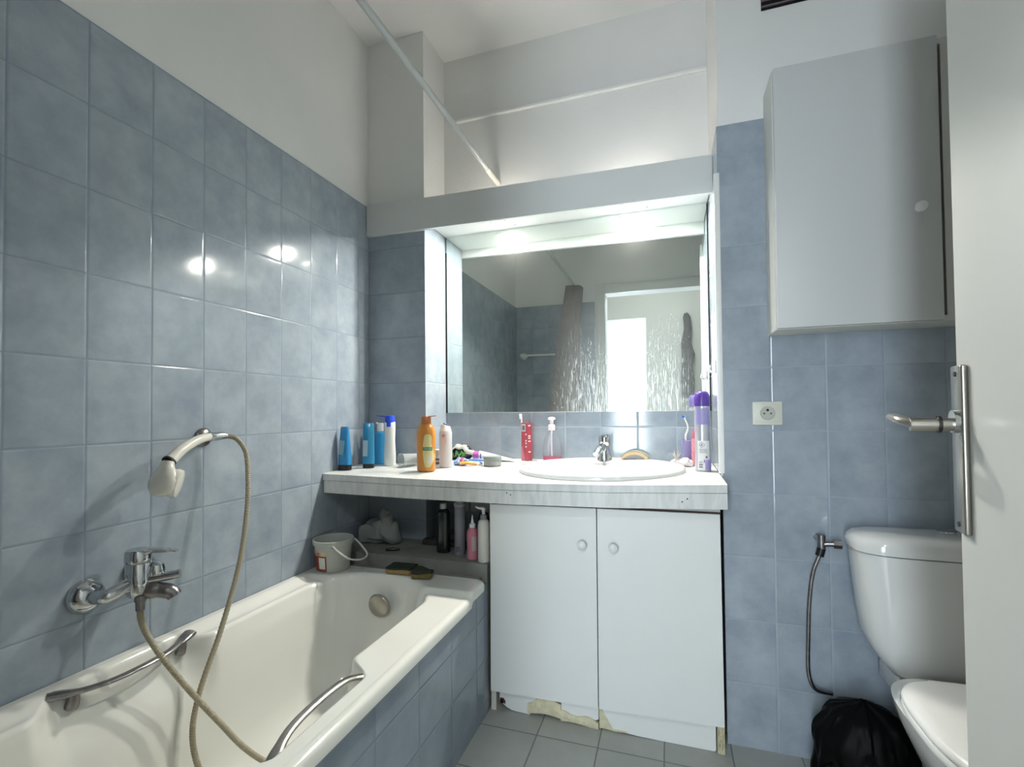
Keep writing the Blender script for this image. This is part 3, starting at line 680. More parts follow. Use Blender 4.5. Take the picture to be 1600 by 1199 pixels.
def body_patch(x0, x1, z0, z1, off):
    bm = bmesh.new(); r = []
    for z in (z0, z1):
        row = []
        for i in range(9):
            x = x0+(x1-x0)*i/8; y = -0.0279*(max(0.0, 1-(abs(x)/0.0380)**2.3))**(1/2.3) - off; row.append(bm.verts.new((x, y, z)))
        r.append(row)
    for i in range(8): bm.faces.new((r[0][i], r[0][i+1], r[1][i+1], r[1][i]))
    return bm
obj('green_band', body_patch(0.001, 0.0375, 0.083, 0.096, 0.0014), P_('green_print', '2f7a5c', 0.4), lb)
bm = text_bm('CRAZE', 0.0125)
for v in bm.verts:
    x = 0.0185+v.co.x*0.72; y = -0.0279*(max(0.0, 1-(abs(min(x, 0.037))/0.0380)**2.3))**(1/2.3)-0.0019-v.co.z*0.3; v.co = Vector((x, y, 0.0895+v.co.y*0.85))
obj('lettering', bm, P_('cream_print', 'dfe3c8', 0.4), lb)
obj('bar_code', body_patch(0.018, 0.034, 0.035, 0.062, 0.0014), P_('white_print', 'd9cfc8', 0.5), lb)
# white deodorant
t = thing('deodorant_spray', 'white deodorant spray can with slanted cap beside the orange bottle', 'spray can', on(0.408, 0.107), 0.3)
bm = bmesh.new(); bottle(bm, [(0, 0.0235), (0.002, 0.0262), (0.05, 0.0265), (0.142, 0.0262), (0.148, 0.024), (0.149, 0.0235)], 36); obj('can', bm, P_('pearl_white', 'cfcdd0', 0.3, metal=0.2), t)
bm = bmesh.new(); bottle(bm, [(0.149, 0.0245), (0.151, 0.0240), (0.168, 0.0195), (0.173, 0.0185), (0.1735, 0.004)], 36)
for v in bm.verts:
    if v.co.z > 0.160: v.co.z += -v.co.x*0.35*(v.co.z-0.160)/0.013
obj('cap', bm, mt_white, t)
bm = bmesh.new(); bottle(bm, [(0.168, 0.0150, 0.010), (0.1775, 0.0130, 0.009), (0.178, 0.003, 0.003)], 24)
for v in bm.verts: v.co.z += -v.co.x*0.35; v.co.x += 0.002
obj('button', bm, P_('slate_blue_button', '515a7c', 0.4), t)
bm = bmesh.new(); label_patch(bm, 0.0263, 0.118, 0.138, -2.0, -1.35); label_patch(bm, 0.0263, 0.100, 0.117, -1.55, -1.25); obj('print', bm, P_('pink_grey_print', 'd3b9bb', 0.5), t)
obj('lettering', text_on_cyl('NET', 0.008, 0.0263, -1.75, 0.130), P_('dark_print', '4a4650', 0.5), t)
# small striped tin behind
t = thing('small_jar', 'small white and grey striped jar half hidden behind the orange bottle', 'jar', on(0.350, 0.135))
bm = bmesh.new(); bottle(bm, [(0, 0.019), (0.002, 0.020), (0.045, 0.020), (0.046, 0.018)], 28); obj('body', bm, P_('jar_white', 'cfd3d6', 0.3), t)
bm = bmesh.new(); bottle(bm, [(0.046, 0.0205), (0.0665, 0.0205), (0.068, 0.019)], 28); obj('lid', bm, P_('jar_lid', 'c9c6c2', 0.4), t)
bm = bmesh.new()
for z in (0.008, 0.024): label_patch(bm, 0.0202, z, z+0.007, -PI, 0, 20)
obj('stripe', bm, P_('grey_stripe', '59606b', 0.5), t)
# crumpled packet with green leaves
def crumple(bm, amt, seed, sc=40):
    rnd = random.Random(seed); off = Vector((rnd.random()*9, rnd.random()*9, rnd.random()*9))
    from mathutils import noise
    for v in bm.verts:
        v.co += Vector((noise.noise(v.co*sc+off), noise.noise(v.co*sc+off*2.1), noise.noise(v.co*sc+off*3.3)))*amt
def blob(rx, ry, rz, seed, amt=0.01, sc=35, sub=4):
    bm = bmesh.new(); bmesh.ops.create_icosphere(bm, subdivisions=sub, radius=1.0)
    for v in bm.verts: v.co = Vector((v.co.x*rx, v.co.y*ry, (v.co.z)*rz))
    crumple(bm, amt, seed, sc); z0 = min(v.co.z for v in bm.verts)
    for v in bm.verts: v.co.z = max(v.co.z, -rz*0.80) + rz*0.80
    return bm
t = thing('crumpled_packet', 'crumpled black and silver packet printed with green leaves behind the razors', 'packet', (0.385, 0.315, zt(0.385, 0.315)))
bm = blob(0.062, 0.028, 0.036, 4, 0.010, 30)
bmesh.ops.delete(bm, geom=[f for f in bm.faces if False], context='FACES')
obj('wrapper', bm, P_('black_foil', '14181a', 0.25, coat=0.4), t)
bm = bmesh.new()
for k in range(9):
    x = -0.024+k*0.0068+random.uniform(-0.003, 0.003); z = 0.010+random.uniform(0, 0.014)
    a = random.uniform(-0.9, 0.9); L_ = random.uniform(0.018, 0.028)
    tube(bm, [(x, -0.0300+0.001*k % 0.002, z), (x+math.sin(a)*L_*0.5, -0.0305, z+L_*0.5), (x+math.sin(a)*L_, -0.027, z+L_)], [0.001, 0.0042, 0.0006], 8, flat=0.3, up=(0, 1, 0))
obj('leaf_print', bm, P_('leaf_green', '5c9a52', 0.5), t)
bm = bmesh.new(); rows = []
for i in range(22):
    s = i/21; x = -0.062+0.135*s; z = 0.034+0.030*math.sin(PI*min(1, s*1.15))+0.004*math.sin(i*1.1)
    rows.append([bm.verts.new((x, -0.030+0.003*math.sin(i*0.7), z-0.012)), bm.verts.new((x+0.004, -0.014+0.003*math.cos(i*0.6), z+0.006)), bm.verts.new((x, 0.018, z+0.003*math.sin(i*3)))])
for a, b in zip(rows, rows[1:]):
    for i in range(2): bm.faces.new((a[i], a[i+1], b[i+1], b[i]))
o = obj('torn_flap', bm, P_('silver_paper', 'cdc9c0', 0.45), t); m_ = o.modifiers.new('t', 'SOLIDIFY'); m_.thickness = 0.0015
# crumpled tissue wrapper
t = tag(obj('candy_wrapper', blob(0.030, 0.022, 0.017, 12, 0.009, 60), P_('blue_white_film', '9cb2e0', 0.3, noise=0.4, nscale=90)), 'crumpled blue and white film wrapper beside the spray can', 'wrapper'); t.location = (0.452, 0.165, zt(0.452, 0.165))
bm = blob(0.013, 0.011, 0.012, 13, 0.004, 90); o = obj('red_scrap', bm, P_('red_white_film', 'b8586e', 0.35, noise=0.5, nscale=120), t, loc=(0.010, -0.010, 0.010))
# razors
def razor(loc, rz, name, colr, label, L_=0.105, fat=0.0065):
    t = thing('disposable_razor', label, 'razor', loc, rz, group='disposable razors on the worktop')
    bm = bmesh.new(); tube(bm, catmull([(-L_/2, 0, 0.010), (-L_/4, 0, 0.013), (0, 0, 0.012), (L_/4, 0, 0.009), (L_/2, 0, 0.007)], 6), [fat*0.85]*8+[fat]*9+[fat*0.85]*8, 12, flat=0.75); obj('handle', bm, P_(name, colr, 0.3), t)
    bm = bmesh.new(); tube(bm, [(L_/2-0.002, 0, 0.007), (L_/2+0.010, 0, 0.007), (L_/2+0.016, 0, 0.009)], [0.006, 0.003, 0.003], 10); obj('neck', bm, mt_white, t)
    bm = B((L_/2+0.013, -0.019, 0.002), (L_/2+0.022, 0.019, 0.014), 0.002); obj('razor_head', bm, mt_chrome, t)
    return t
razor(on(0.490, 0.150), 0.55, 'razor_orange', 'e39a35', 'orange disposable razor lying in front of the blue one', 0.070, 0.0085)
razor(on(0.500, 0.240), 0.12, 'razor_blue', '4f86e0', 'blue disposable razor lying behind the orange one', 0.110)
# toothpaste tube
t = thing('toothpaste_tube', 'white toothpaste tube with a magenta cap lying against the back tiles', 'tube', on(0.555, 0.300), 0.06)
bm = bmesh.new(); rr = []
for i in range(15):
    s = i/14; x = -0.070+0.170*s; h = 0.0215*(1-s)**0.9+0.0012; w = 0.022+0.006*s
    rr.append([(x, w*math.cos(2*PI*k/24), max(0.0005, h*(1-0.05)+h*math.sin(2*PI*k/24))) for k in range(24)])
loft(bm, rr); obj('body', bm, P_('tube_white', 'dcdce0', 0.3), t)
bm = bmesh.new(); bottle(bm, [(0, 0.018), (0.003, 0.0205), (0.022, 0.0212), (0.027, 0.0212)], 24); xform(bm, Matrix.Translation((-0.098, 0, 0.0214)) @ Matrix.Rotation(PI/2, 4, 'Y')); obj('cap', bm, P_('magenta', 'b45aa8', 0.3), t)
bm = bmesh.new(); 
for x0 in (-0.062, ): box(bm, (x0, -0.0232, 0.012), (x0+0.004, -0.0215, 0.034)); box(bm, (x0-0.001, -0.0235, 0.012), (x0+0.005, -0.0225, 0.019))
obj('print', bm, P_('violet_print', '6a5a86', 0.5), t, smooth=False)
# grey jar
t = thing('cream_jar', 'small grey translucent cream jar in front of the toothpaste', 'jar', on(0.588, 0.175))
bm = bmesh.new(); bottle(bm, [(0, 0.034), (0.002, 0.0365), (0.022, 0.0370), (0.023, 0.035)], 40); obj('body', bm, P_('frosted_jar', 'a2a8a6', 0.25, trans=0.2, noise=0.12, nscale=60), t)
bm = bmesh.new(); bottle(bm, [(0.023, 0.0375), (0.0245, 0.038), (0.0385, 0.0375), (0.040, 0.0365), (0.0385, 0.034), (0.038, 0.004)], 40); obj('lid', bm, P_('grey_lid', '8f9694', 0.35), t)
# red box
t = thing('toothpaste_box', 'upright red cardboard box against the tiles left of the soap dispenser', 'box', (0.690, 0.335, zt(0.690, 0.335)), -0.50)
mr_ = P_('red_card', 'a84652', 0.35, noise=0.15, nscale=30)
bm = B((-0.019, -0.015, 0), (0.019, 0.015, 0.165), 0.0008); bx_ = obj('carton', bm, mr_, t, smooth=False)
bm = B((-0.014, -0.0156, 0.128), (0.008, -0.0150, 0.158)); pf = obj('print_frame', bm, mt_white, t, smooth=False)
bm = B((-0.0115, -0.0162, 0.1315), (0.0055, -0.0156, 0.1545)); obj('print_square', bm, P_('grey_print', '6f7078', 0.5), pf, smooth=False)
bm = bmesh.new(); prism(bm, [(-0.018, 0.002), (-0.018, 0.060), (-0.010, 0.062), (0.004, 0.002)], 'Y', -0.0155, -0.0150); obj('pink_shape', bm, P_('rose_print', 'c9707e', 0.4), t, smooth=False)
for z in (0.112, 0.084, 0.073, 0.058): obj('white_mark', B((0.008, -0.0156, z), (0.014, -0.0150, z+0.006)), mt_white, t, smooth=False)
for z in (0.150, 0.105, 0.096, 0.082, 0.036): obj('white_mark', B((0.0190, -0.009, z), (0.0196, 0.004, z+0.005)), mt_white, t, smooth=False)
# white plastic stub standing behind
t = thing('toothbrush', 'white toothbrush leaning on the tiles behind the red box', 'toothbrush', (0.668, 0.348, zt(0.668, 0.348)))
bm = bmesh.new(); tube(bm, catmull([(0, 0, 0.001), (-0.004, 0.006, 0.08), (-0.008, 0.014, 0.15), (-0.011, 0.019, 0.19)]), [0.005]*14+[0.0035]*11, 10); obj('handle', bm, mt_white, t)
bm = B((-0.018, 0.008, 0.180), (-0.008, 0.020, 0.203), 0.0015); obj('bristles', bm, P_('bristles_white', 'f0f0ee', 0.7), t)
# soap dispenser
t = thing('soap_dispenser', 'clear pump soap dispenser with a little pink soap left', 'dispenser', (0.806, 0.322, zt(0.806, 0.322)))
mt_clr = P_('clear_pet', 'f4f4f8', 0.05, trans=0.95, ior=1.12)
prof = [(0, 0.030, 0.018), (0.003, 0.0385, 0.024), (0.02, 0.0400, 0.025), (0.06, 0.0395, 0.0245), (0.095, 0.033, 0.021), (0.120, 0.021, 0.016), (0.130, 0.0135, 0.0135), (0.137, 0.0125, 0.0125)]
bm = bmesh.new(); bottle(bm, prof, 40, 2.2); obj('bottle', bm, mt_clr, t)
bm = bmesh.new(); bottle(bm, [(0.002, 0.0355, 0.021), (0.005, 0.0375, 0.023), (0.023, 0.0388, 0.0240), (0.0235, 0.03, 0.018)], 40, 2.2); obj('pink_soap', bm, P_('pink_soap', 'c83a66', 0.2, coat=0.3), t)
bm = bmesh.new(); tube(bm, [(0, 0, 0.017), (-0.002, 0, 0.08), (0, 0, 0.137)], 0.0035, 10); obj('dip_tube', bm, P_('tube_plastic', 'e8e6ea', 0.3), t)
bm = bmesh.new(); bottle(bm, [(0.134, 0.0145), (0.156, 0.0145), (0.158, 0.012), (0.159, 0.008), (0.178, 0.008), (0.180, 0.016), (0.187, 0.015), (0.190, 0.008), (0.1905, 0.002)], 30)
tube(bm, [(0, 0, 0.184), (0, -0.020, 0.184), (0, -0.034, 0.180)], [0.006, 0.005, 0.004], 10); obj('pump', bm, P_('pale_pink_pump', 'efe2e0', 0.35), t)
# sponge on the basin edge
t = thing('curved_sponge', 'curved beige and green scouring sponge on the back rim of the washbasin', 'sponge', (1.150, 0.318, 0.8735), -0.03)
def arc_slab(r0, r1, a, y0, y1, cz):
    bm = bmesh.new(); n = 20; R = []
    for i in range(n+1):
        th = -a+2*a*i/n; sx, cx_ = math.sin(th), math.cos(th)
        R.append([(r0*sx, y0, r0*cx_-cz), (r1*sx, y0, r1*cx_-cz), (r1*sx, y1, r1*cx_-cz), (r0*sx, y1, r0*cx_-cz)])
    loft(bm, R); return bm
aa = 0.78; cz = 0.066*math.cos(aa)
obj('foam', arc_slab(0.064, 0.0755, aa, -0.018, 0.018, cz), P_('beige_foam', 'e0bd92', 0.9, noise=0.08, nscale=120, bump=0.5, bscale=300), t)
obj('scouring_pad', arc_slab(0.0757, 0.0785, aa, -0.018, 0.022, cz), P_('green_scourer', '858f80', 0.95, noise=0.25, nscale=200), t)
# wrapper on the right of the basin
bm = blob(0.042, 0.026, 0.018, 22, 0.012, 32)
for v in bm.verts: v.co.z += 0.020*max(0, -v.co.x-0.0)*18*0.05
t = tag(obj('crumpled_bag', bm, P_('pale_film', 'd9cfd0', 0.3, coat=0.3)), 'crumpled pale pink film bag right of the washbasin', 'bag'); t.location = (1.330, 0.262, zt(1.33, 0.262)+0.001)
bm = bmesh.new()
for k in range(6):
    a = k*1.05; tube(bm, [(0, 0, 0.0), (0.010*math.cos(a), 0.010*math.sin(a), 0.014), (0.016*math.cos(a), 0.012*math.sin(a), 0.026+0.004*(k % 3))], [0.006, 0.005, 0.001], 7, flat=0.35)
obj('knotted_end', bm, P_('grey_foil', 'b8b4ae', 0.35), t, loc=(-0.022, -0.004, 0.026))
# cup with toothbrush
t = thing('toothbrush_cup', 'translucent lilac cup holding a toothbrush behind the purple spray can', 'cup', (1.355, 0.322, zt(1.355, 0.322)))
bm = bmesh.new(); loft(bm, [selip(r, r, 2, 32, z=z) for z, r in ((0, 0.001), (0, 0.022), (0.095, 0.0285), (0.096, 0.0275), (0.003, 0.0205), (0.003, 0.001))], False, False); obj('cup_wall', bm, P_('lilac_plastic', 'a9a4cf', 0.2, trans=0.45, ior=1.2), t)
t = thing('toothbrush', 'white and blue toothbrush standing in the lilac cup', 'toothbrush', (1.345, 0.315, zt(1.345, 0.315)+0.006))
bm = bmesh.new(); tube(bm, catmull([(0.006, 0.004, 0), (0.003, 0, 0.06), (0.0, -0.004, 0.105), (0.006, -0.006, 0.125), (0.008, -0.008, 0.145), (-0.002, -0.010, 0.172), (-0.004, -0.011, 0.186)], 5), [0.0042]*17+[0.0028]*14, 10); obj('handle', bm, mt_white, t)
bm = B((-0.014, -0.016, 0.178), (-0.003, -0.006, 0.186), 0.001); obj('bristles', bm, P_('blue_bristles', '2f62b4', 0.7), t)
t = thing('pink_bottle', 'slim pink bottle with pointed cap partly behind the purple spray can', 'bottle', (1.380, 0.285, zt(1.380, 0.285)))
bm = bmesh.new(); bottle(bm, [(0, 0.014), (0.002, 0.0165), (0.09, 0.0165), (0.105, 0.014)], 24); obj('body', bm, P_('pink_liquid', 'c9808f', 0.25, coat=0.3, noise=0.2, nscale=90), t)
bm = bmesh.new(); bottle(bm, [(0.105, 0.0145), (0.112, 0.013), (0.140, 0.008), (0.150, 0.003)], 24); obj('cap', bm, P_('rose_cap', 'b03d62', 0.3), t)
# purple aerosol
t = thing('aerosol_can', 'tall grey aerosol can with a purple cap at the right end of the worktop', 'spray can', on(1.3955, 0.148), 0.1)
bm = bmesh.new(); bottle(bm, [(0, 0.0255), (0.002, 0.0272), (0.005, 0.0262), (0.228, 0.0262), (0.231, 0.0268)], 40); obj('can', bm, P_('brushed_silver_can', 'b9bac0', 0.25, metal=0.35), t)
bm = bmesh.new(); bottle(bm, [(0.230, 0.0278), (0.232, 0.0280), (0.258, 0.0272), (0.272, 0.0245), (0.281, 0.0195), (0.283, 0.015), (0.2835, 0.004)], 40); obj('cap', bm, P_('purple', '53388f', 0.3), t)
bm = bmesh.new(); label_patch(bm, 0.0263, 0.165, 0.222, -2.7, -0.7, 20); obj('lilac_shoulder', bm, P_('lilac_print', '8f88b8', 0.35), t)
bm = bmesh.new(); label_patch(bm, 0.0263, 0.005, 0.108, -2.4, -0.75, 18); lw = obj('white_label', bm, P_('label_white', 'd6d6d8', 0.4), t)
bm = bmesh.new(); label_patch(bm, 0.0270, 0.006, 0.042, -1.45, -0.35, 12); obj('lilac_panel', bm, P_('lilac_panel', 'a193cc', 0.4), lw)
bm = bmesh.new()
for z in (0.066, 0.070, 0.074, 0.078): label_patch(bm, 0.0270, z, z+0.0012, -2.15, -1.2, 8)
for z, hh in ((0.014, 0.004), (0.022, 0.004), (0.030, 0.0012), (0.034, 0.0012)): label_patch(bm, 0.0270, z, z+hh, -2.2, -1.75, 6)
label_patch(bm, 0.0274, 0.047, 0.054, -1.40, -1.15, 4); label_patch(bm, 0.0274, 0.032, 0.041, -1.62, -1.50, 4)
obj('small_print', bm, P_('print_grey', '5c5a66', 0.5), lw)
bm = bmesh.new()
for k in range(4):                        # hazard diamond outline
    a0, a1 = k*PI/2, (k+1)*PI/2
    p0 = (-1.85+0.36*math.cos(a0), 0.093+0.0095*math.sin(a0)); p1 = (-1.85+0.36*math.cos(a1), 0.093+0.0095*math.sin(a1))
    tube(bm, [(0.0272*math.cos(p0[0]+(p1[0]-p0[0])*i/6), 0.0272*math.sin(p0[0]+(p1[0]-p0[0])*i/6), p0[1]+(p1[1]-p0[1])*i/6) for i in range(7)], 0.0005, 6)
tube(bm, [(0.0272*math.cos(-1.95), 0.0272*math.sin(-1.95), 0.090), (0.0272*math.cos(-1.85), 0.0272*math.sin(-1.85), 0.097), (0.0272*math.cos(-1.75), 0.0272*math.sin(-1.75), 0.090)], 0.0012, 6)
obj('hazard_diamond', bm, P_('print_dark', '403c44', 0.5), lw)

# ------------------------------------------------------------------ things under the worktop
Z2 = 0.520
def tri(x, y, name, label, cat='bottle', rz=0, g='bottles under the worktop'): return thing(name, label, cat, (x, y, Z2), rz, g)
t = tri(0.437, 0.020, 'shampoo_bottle', 'very dark green bottle with a white cap, first of the shelf bottles from the left')
bm = bmesh.new(); bottle(bm, [(0, 0.022, 0.018), (0.003, 0.027, 0.022), (0.12, 0.0275, 0.022), (0.155, 0.026, 0.021), (0.168, 0.018, 0.016), (0.171, 0.012, 0.012)], 32, 2.2); obj('body', bm, P_('bottle_dark_green', '12201f', 0.22, coat=0.4), t)
bm = bmesh.new(); bottle(bm, [(0.170, 0.0125), (0.171, 0.0130), (0.190, 0.0125), (0.191, 0.01)], 24); obj('cap', bm, P_('cap_grey_white', 'c6c9c4', 0.4), t)
t = tri(0.512, 0.012, 'shampoo_bottle', 'tall grey cylinder bottle between the dark green and pink ones')
bm = bmesh.new(); bottle(bm, [(0, 0.020), (0.002, 0.0215), (0.180, 0.0215), (0.185, 0.0205)], 32); obj('body', bm, P_('grey_lilac', '8d8e98', 0.35), t)
bm = bmesh.new(); bottle(bm, [(0.185, 0.0225), (0.187, 0.0230), (0.196, 0.0230), (0.197, 0.019), (0.212, 0.019), (0.213, 0.017)], 32); obj('cap', bm, P_('cap_light_grey', 'a5a6aa', 0.4), t)
bm = bmesh.new(); label_patch(bm, 0.0215, 0.015, 0.035, -1.9, -1.1, 8); obj('label', bm, P_('label_darker_grey', '6a6b74', 0.5), t)
t = tri(0.581, -0.030, 'squeeze_bottle', 'pink squeeze bottle with a white nozzle under the worktop')
bm = bmesh.new(); bottle(bm, [(0, 0.018), (0.003, 0.0215), (0.025, 0.0215), (0.028, 0.0205), (0.095, 0.0220), (0.105, 0.020), (0.118, 0.012)], 32); obj('body', bm, P_('rose_pink', 'c97f92', 0.3), t)
bm = bmesh.new(); bottle(bm, [(0.117, 0.0115), (0.118, 0.0118), (0.131, 0.0112), (0.133, 0.006), (0.150, 0.0032), (0.163, 0.0018)], 20); obj('nozzle', bm, mt_white, t)
bm = bmesh.new(); label_patch(bm, 0.0218, 0.035, 0.088, -1.3, -0.5, 8); obj('label', bm, P_('label_pale', 'b9aeb0', 0.5), t)
t = tri(0.607, 0.020, 'shampoo_bottle', 'black bottle standing behind the pink and the white pump ones')
bm = bmesh.new(); bottle(bm, [(0, 0.020), (0.003, 0.0225), (0.14, 0.0225), (0.152, 0.019), (0.162, 0.017), (0.164, 0.015)], 32); obj('body', bm, P_('near_black', '0f1114', 0.3, coat=0.2), t)
t = tri(0.6330, -0.048, 'pump_bottle', 'white pump bottle at the cabinet edge under the worktop')
bm = bmesh.new(); bottle(bm, [(0, 0.018), (0.003, 0.0215), (0.135, 0.0215), (0.148, 0.019), (0.155, 0.012)], 32); obj('body', bm, P_('bone_white', 'd2d0c8', 0.3), t)
bm = bmesh.new(); bottle(bm, [(0.154, 0.0125), (0.172, 0.0120), (0.173, 0.006)], 24); obj('collar', bm, P_('grey_collar', '7c7880', 0.4), t)
bm = bmesh.new(); bottle(bm, [(0.172, 0.006), (0.190, 0.006), (0.191, 0.009), (0.197, 0.008)], 20); tube(bm, [(0, 0, 0.194), (-0.018, -0.010, 0.197), (-0.026, -0.014, 0.202)], [0.006, 0.004, 0.003], 10); obj('pump', bm, mt_white, t)
# bucket with handle
t = thing('plastic_bucket', 'white plastic tub with a red label standing on the far bath rim', 'bucket', (0.082, -0.186, 0.4875))
bm = bmesh.new(); loft(bm, [selip(r, r, 2, 48, z=z) for z, r in ((0.0005, 0.002), (0.0005, 0.044), (0.004, 0.046), (0.088, 0.0525), (0.090, 0.0565), (0.098, 0.0575), (0.106, 0.0575), (0.108, 0.0560), (0.106, 0.0535), (0.088, 0.0510), (0.006, 0.045), (0.004, 0.002))], False, False); xform(bm, Matrix.Diagonal((1.28, 1.28, 1.06, 1))); obj('tub_wall', bm, P_('milky_plastic', 'b4b7b0', 0.35), t)
def bucket_label(z0, z1, a0, a1, off):
    bm = bmesh.new(); r = lambda z: 0.046+0.0065*(z-0.004)/0.084+off; R = []
    for z in (z0, z1): R.append([bm.verts.new((r(z)*math.cos(a0+(a1-a0)*i/14), r(z)*math.sin(a0+(a1-a0)*i/14), z)) for i in range(15)])
    for i in range(14): bm.faces.new((R[0][i], R[0][i+1], R[1][i+1], R[1][i]))
    xform(bm, Matrix.Diagonal((1.28, 1.28, 1.06, 1)))
    return bm
l1 = obj('label', bucket_label(0.004, 0.066, -3.1, -1.30, 0.0006), P_('brick_red_label', '8e3c33', 0.45), t)
obj('label_top', bucket_label(0.058, 0.072, -3.1, -1.30, 0.0010), P_('cream_label', 'cfb890', 0.45), t)
obj('price_sticker', bucket_label(0.014, 0.053, -1.80, -1.38, 0.0014), P_('sticker', 'cfd2c8', 0.5), l1)
bm = bmesh.new(); xx = text_bm('2  RE', 0.011)
for v in xx.verts:
    th = -1.90+v.co.x/0.052; rr_ = 0.0535+v.co.z; v.co = Vector((rr_*math.cos(th), rr_*math.sin(th), 0.0645+v.co.y))
xform(xx, Matrix.Diagonal((1.28, 1.28, 1.06, 1))); obj('lettering', xx, P_('red_brown_print', '9a4a34', 0.5), l1)
bm.free()
bm = bmesh.new(); a_ = -0.95
tube(bm, catmull([(0.0585*math.cos(a_), 0.0585*math.sin(a_), 0.094), (0.064, -0.060, 0.082), (0.095, -0.052, 0.060), (0.112, -0.015, 0.048), (0.100, 0.030, 0.052), (0.050, 0.052, 0.085), (0.028, 0.054, 0.096)], 8), 0.0026, 10, flat=1.3); xform(bm, Matrix.Diagonal((1.22, 1.22, 1.06, 1))); obj('handle', bm, P_('handle_white', 'c9cbc8', 0.35), t)
# plastic bag behind the bucket
bm = blob(0.100, 0.055, 0.056, 33, 0.026, 17, 5)
o = tag(obj('plastic_bag', bm, P_('cloudy_bag', '9fa5a2', 0.4, trans=0.25, ior=1.1)), 'crumpled cloudy plastic bag behind the bucket on the cement shelf', 'bag'); o.location = (0.118, 0.068, 0.5205)
bm = bmesh.new(); tube(bm, catmull([(0.025, -0.01, 0.04), (0.045, -0.012, 0.085), (0.036, -0.015, 0.122), (0.055, -0.018, 0.140)]), [0.030, 0.029, 0.028, 0.027, 0.026, 0.025, 0.024, 0.023, 0.022, 0.021, 0.021, 0.022, 0.023, 0.024, 0.025, 0.025, 0.024, 0.023, 0.021, 0.018, 0.014, 0.012, 0.009, 0.007, 0.004], 18); crumple(bm, 0.010, 5, 45); obj('bag_neck', bm, P_('cloudy_bag_neck', 'a6aba8', 0.4, trans=0.25, ior=1.1), o)
# sponges
def sponge(loc, rz, sx, sy, sz, label, cf, cs, seed, wob):
    t = thing('scouring_sponge', label, 'sponge', loc, rz, 'sponges on the bath rim')
    bm = bmesh.new(); bmesh.ops.create_grid(bm, x_segments=16, y_segments=10, size=0.5)
    def mk(z0, z1):
        b2 = B((-sx/2, -sy/2, z0), (sx/2, sy/2, z1), 0.002, 2); bmesh.ops.subdivide_edges(b2, edges=b2.edges[:], cuts=4, use_grid_fill=True)
        for v in b2.verts: v.co.z += wob*math.sin(v.co.x*70+seed)*math.sin(v.co.y*60+1)*(v.co.z/sz)
        crumple(b2, 0.0015, seed, 120); return b2
    bm.free()
    obj('foam', mk(0.0015, sz*0.68), cf, t); obj('scouring_pad', mk(sz*0.69, sz), cs, t)
    return t
mf = P_('yellow_foam', '9c8355', 0.9, noise=0.15, nscale=120, bump=0.6, bscale=300); ms_ = P_('green_pad', '26332b', 0.95, noise=0.3, nscale=200)
sponge((0.352, -0.150, 0.4885), 0.10, 0.098, 0.066, 0.024, 'yellow sponge with a flat dark green scouring side, left one on the bath rim', mf, ms_, 3, 0.002)
sponge((0.452, -0.178, 0.4885), 0.25, 0.068, 0.050, 0.026, 'worn dark sponge with curled scouring side, right one on the bath rim', P_('dirty_foam', '6e6238', 0.9, noise=0.3, nscale=90), P_('brown_green_pad', '2f3024', 0.95, noise=0.35, nscale=160), 9, 0.010)
# pieces of broken brush on shelf
bm = bmesh.new(); tube(bm, [(0, 0, 0.006), (0.03, 0.01, 0.008), (0.05, 0.022, 0.006)], [0.005, 0.006, 0.003], 8); t = tag(obj('plastic_scrap', bm, mt_black), 'small dark plastic scrap on the cement shelf in front of the bag', 'scrap'); t.location = (0.212, -0.035, 0.5205)
bm = bmesh.new()
box(bm, (0, 0, 0), (0.30, 0.035, 0.022), 0.004); box(bm, (0.005, 0.002, 0.022), (0.02, 0.03, 0.024))
t = tag(obj('wooden_slat', bm, P_('dark_wet_wood', '3b3a36', 0.7, noise=0.3, nscale=30, bump=0.5, bscale=80)), 'dark wet slat lying along the back of the cement shelf', 'slat'); t.location = (0.305, 0.090, 0.5205)

# ------------------------------------------------------------------ bath mixer, hand shower
mx = thing('bath_mixer', 'chrome single-lever bath mixer tap on the tiled wall', 'tap', (0, -0.80, 0.66))
def LM(bm): return xform(bm, Matrix.Translation((0, 0.770, -0.652)))
for y, z in ((-0.928, 0.645), (-0.805, 0.668)):
    bm = bmesh.new(); bottle(bm, [(0, 0.039), (0.004, 0.0395), (0.014, 0.035), (0.024, 0.024), (0.028, 0.015)], 36); xform(bm, Matrix.Translation((0.0015, y, z)) @ Matrix.Rotation(PI/2, 4, 'Y')); obj('wall_rose', LM(bm), mt_chrome, mx)
bm = bmesh.new(); tube(bm, catmull([(0.020, -0.928, 0.645), (0.045, -0.926, 0.646), (0.060, -0.918, 0.648), (0.065, -0.90, 0.653), (0.067, -0.86, 0.664)], 6), 0.0155, 18); tube(bm, [(0.02, -0.805, 0.668), (0.064, -0.835, 0.668)], 0.0135, 16); obj('arm', LM(bm), mt_chrome, mx)
bm = bmesh.new(); bottle(bm, [(-0.045, 0.016), (-0.040, 0.022), (-0.028, 0.0255), (0.035, 0.0255), (0.037, 0.024)], 36); xform(bm, Matrix.Translation((0.072, -0.858, 0.672))); obj('body', LM(bm), mt_chrome, mx)
bm = bmesh.new(); bottle(bm, [(0.038, 0.0265), (0.041, 0.0275), (0.062, 0.027), (0.067, 0.024), (0.0675, 0.005)], 36); tube(bm, catmull([(0, 0, 0.058), (0.026, 0.018, 0.062), (0.058, 0.038, 0.060), (0.070, 0.046, 0.057)], 5), [0.020]*5+[0.014]*5+[0.008]*5+[0.004], 14, flat=0.4); xform(bm, Matrix.Translation((0.072, -0.858, 0.672))); obj('lever', LM(bm), mt_chrome, mx)
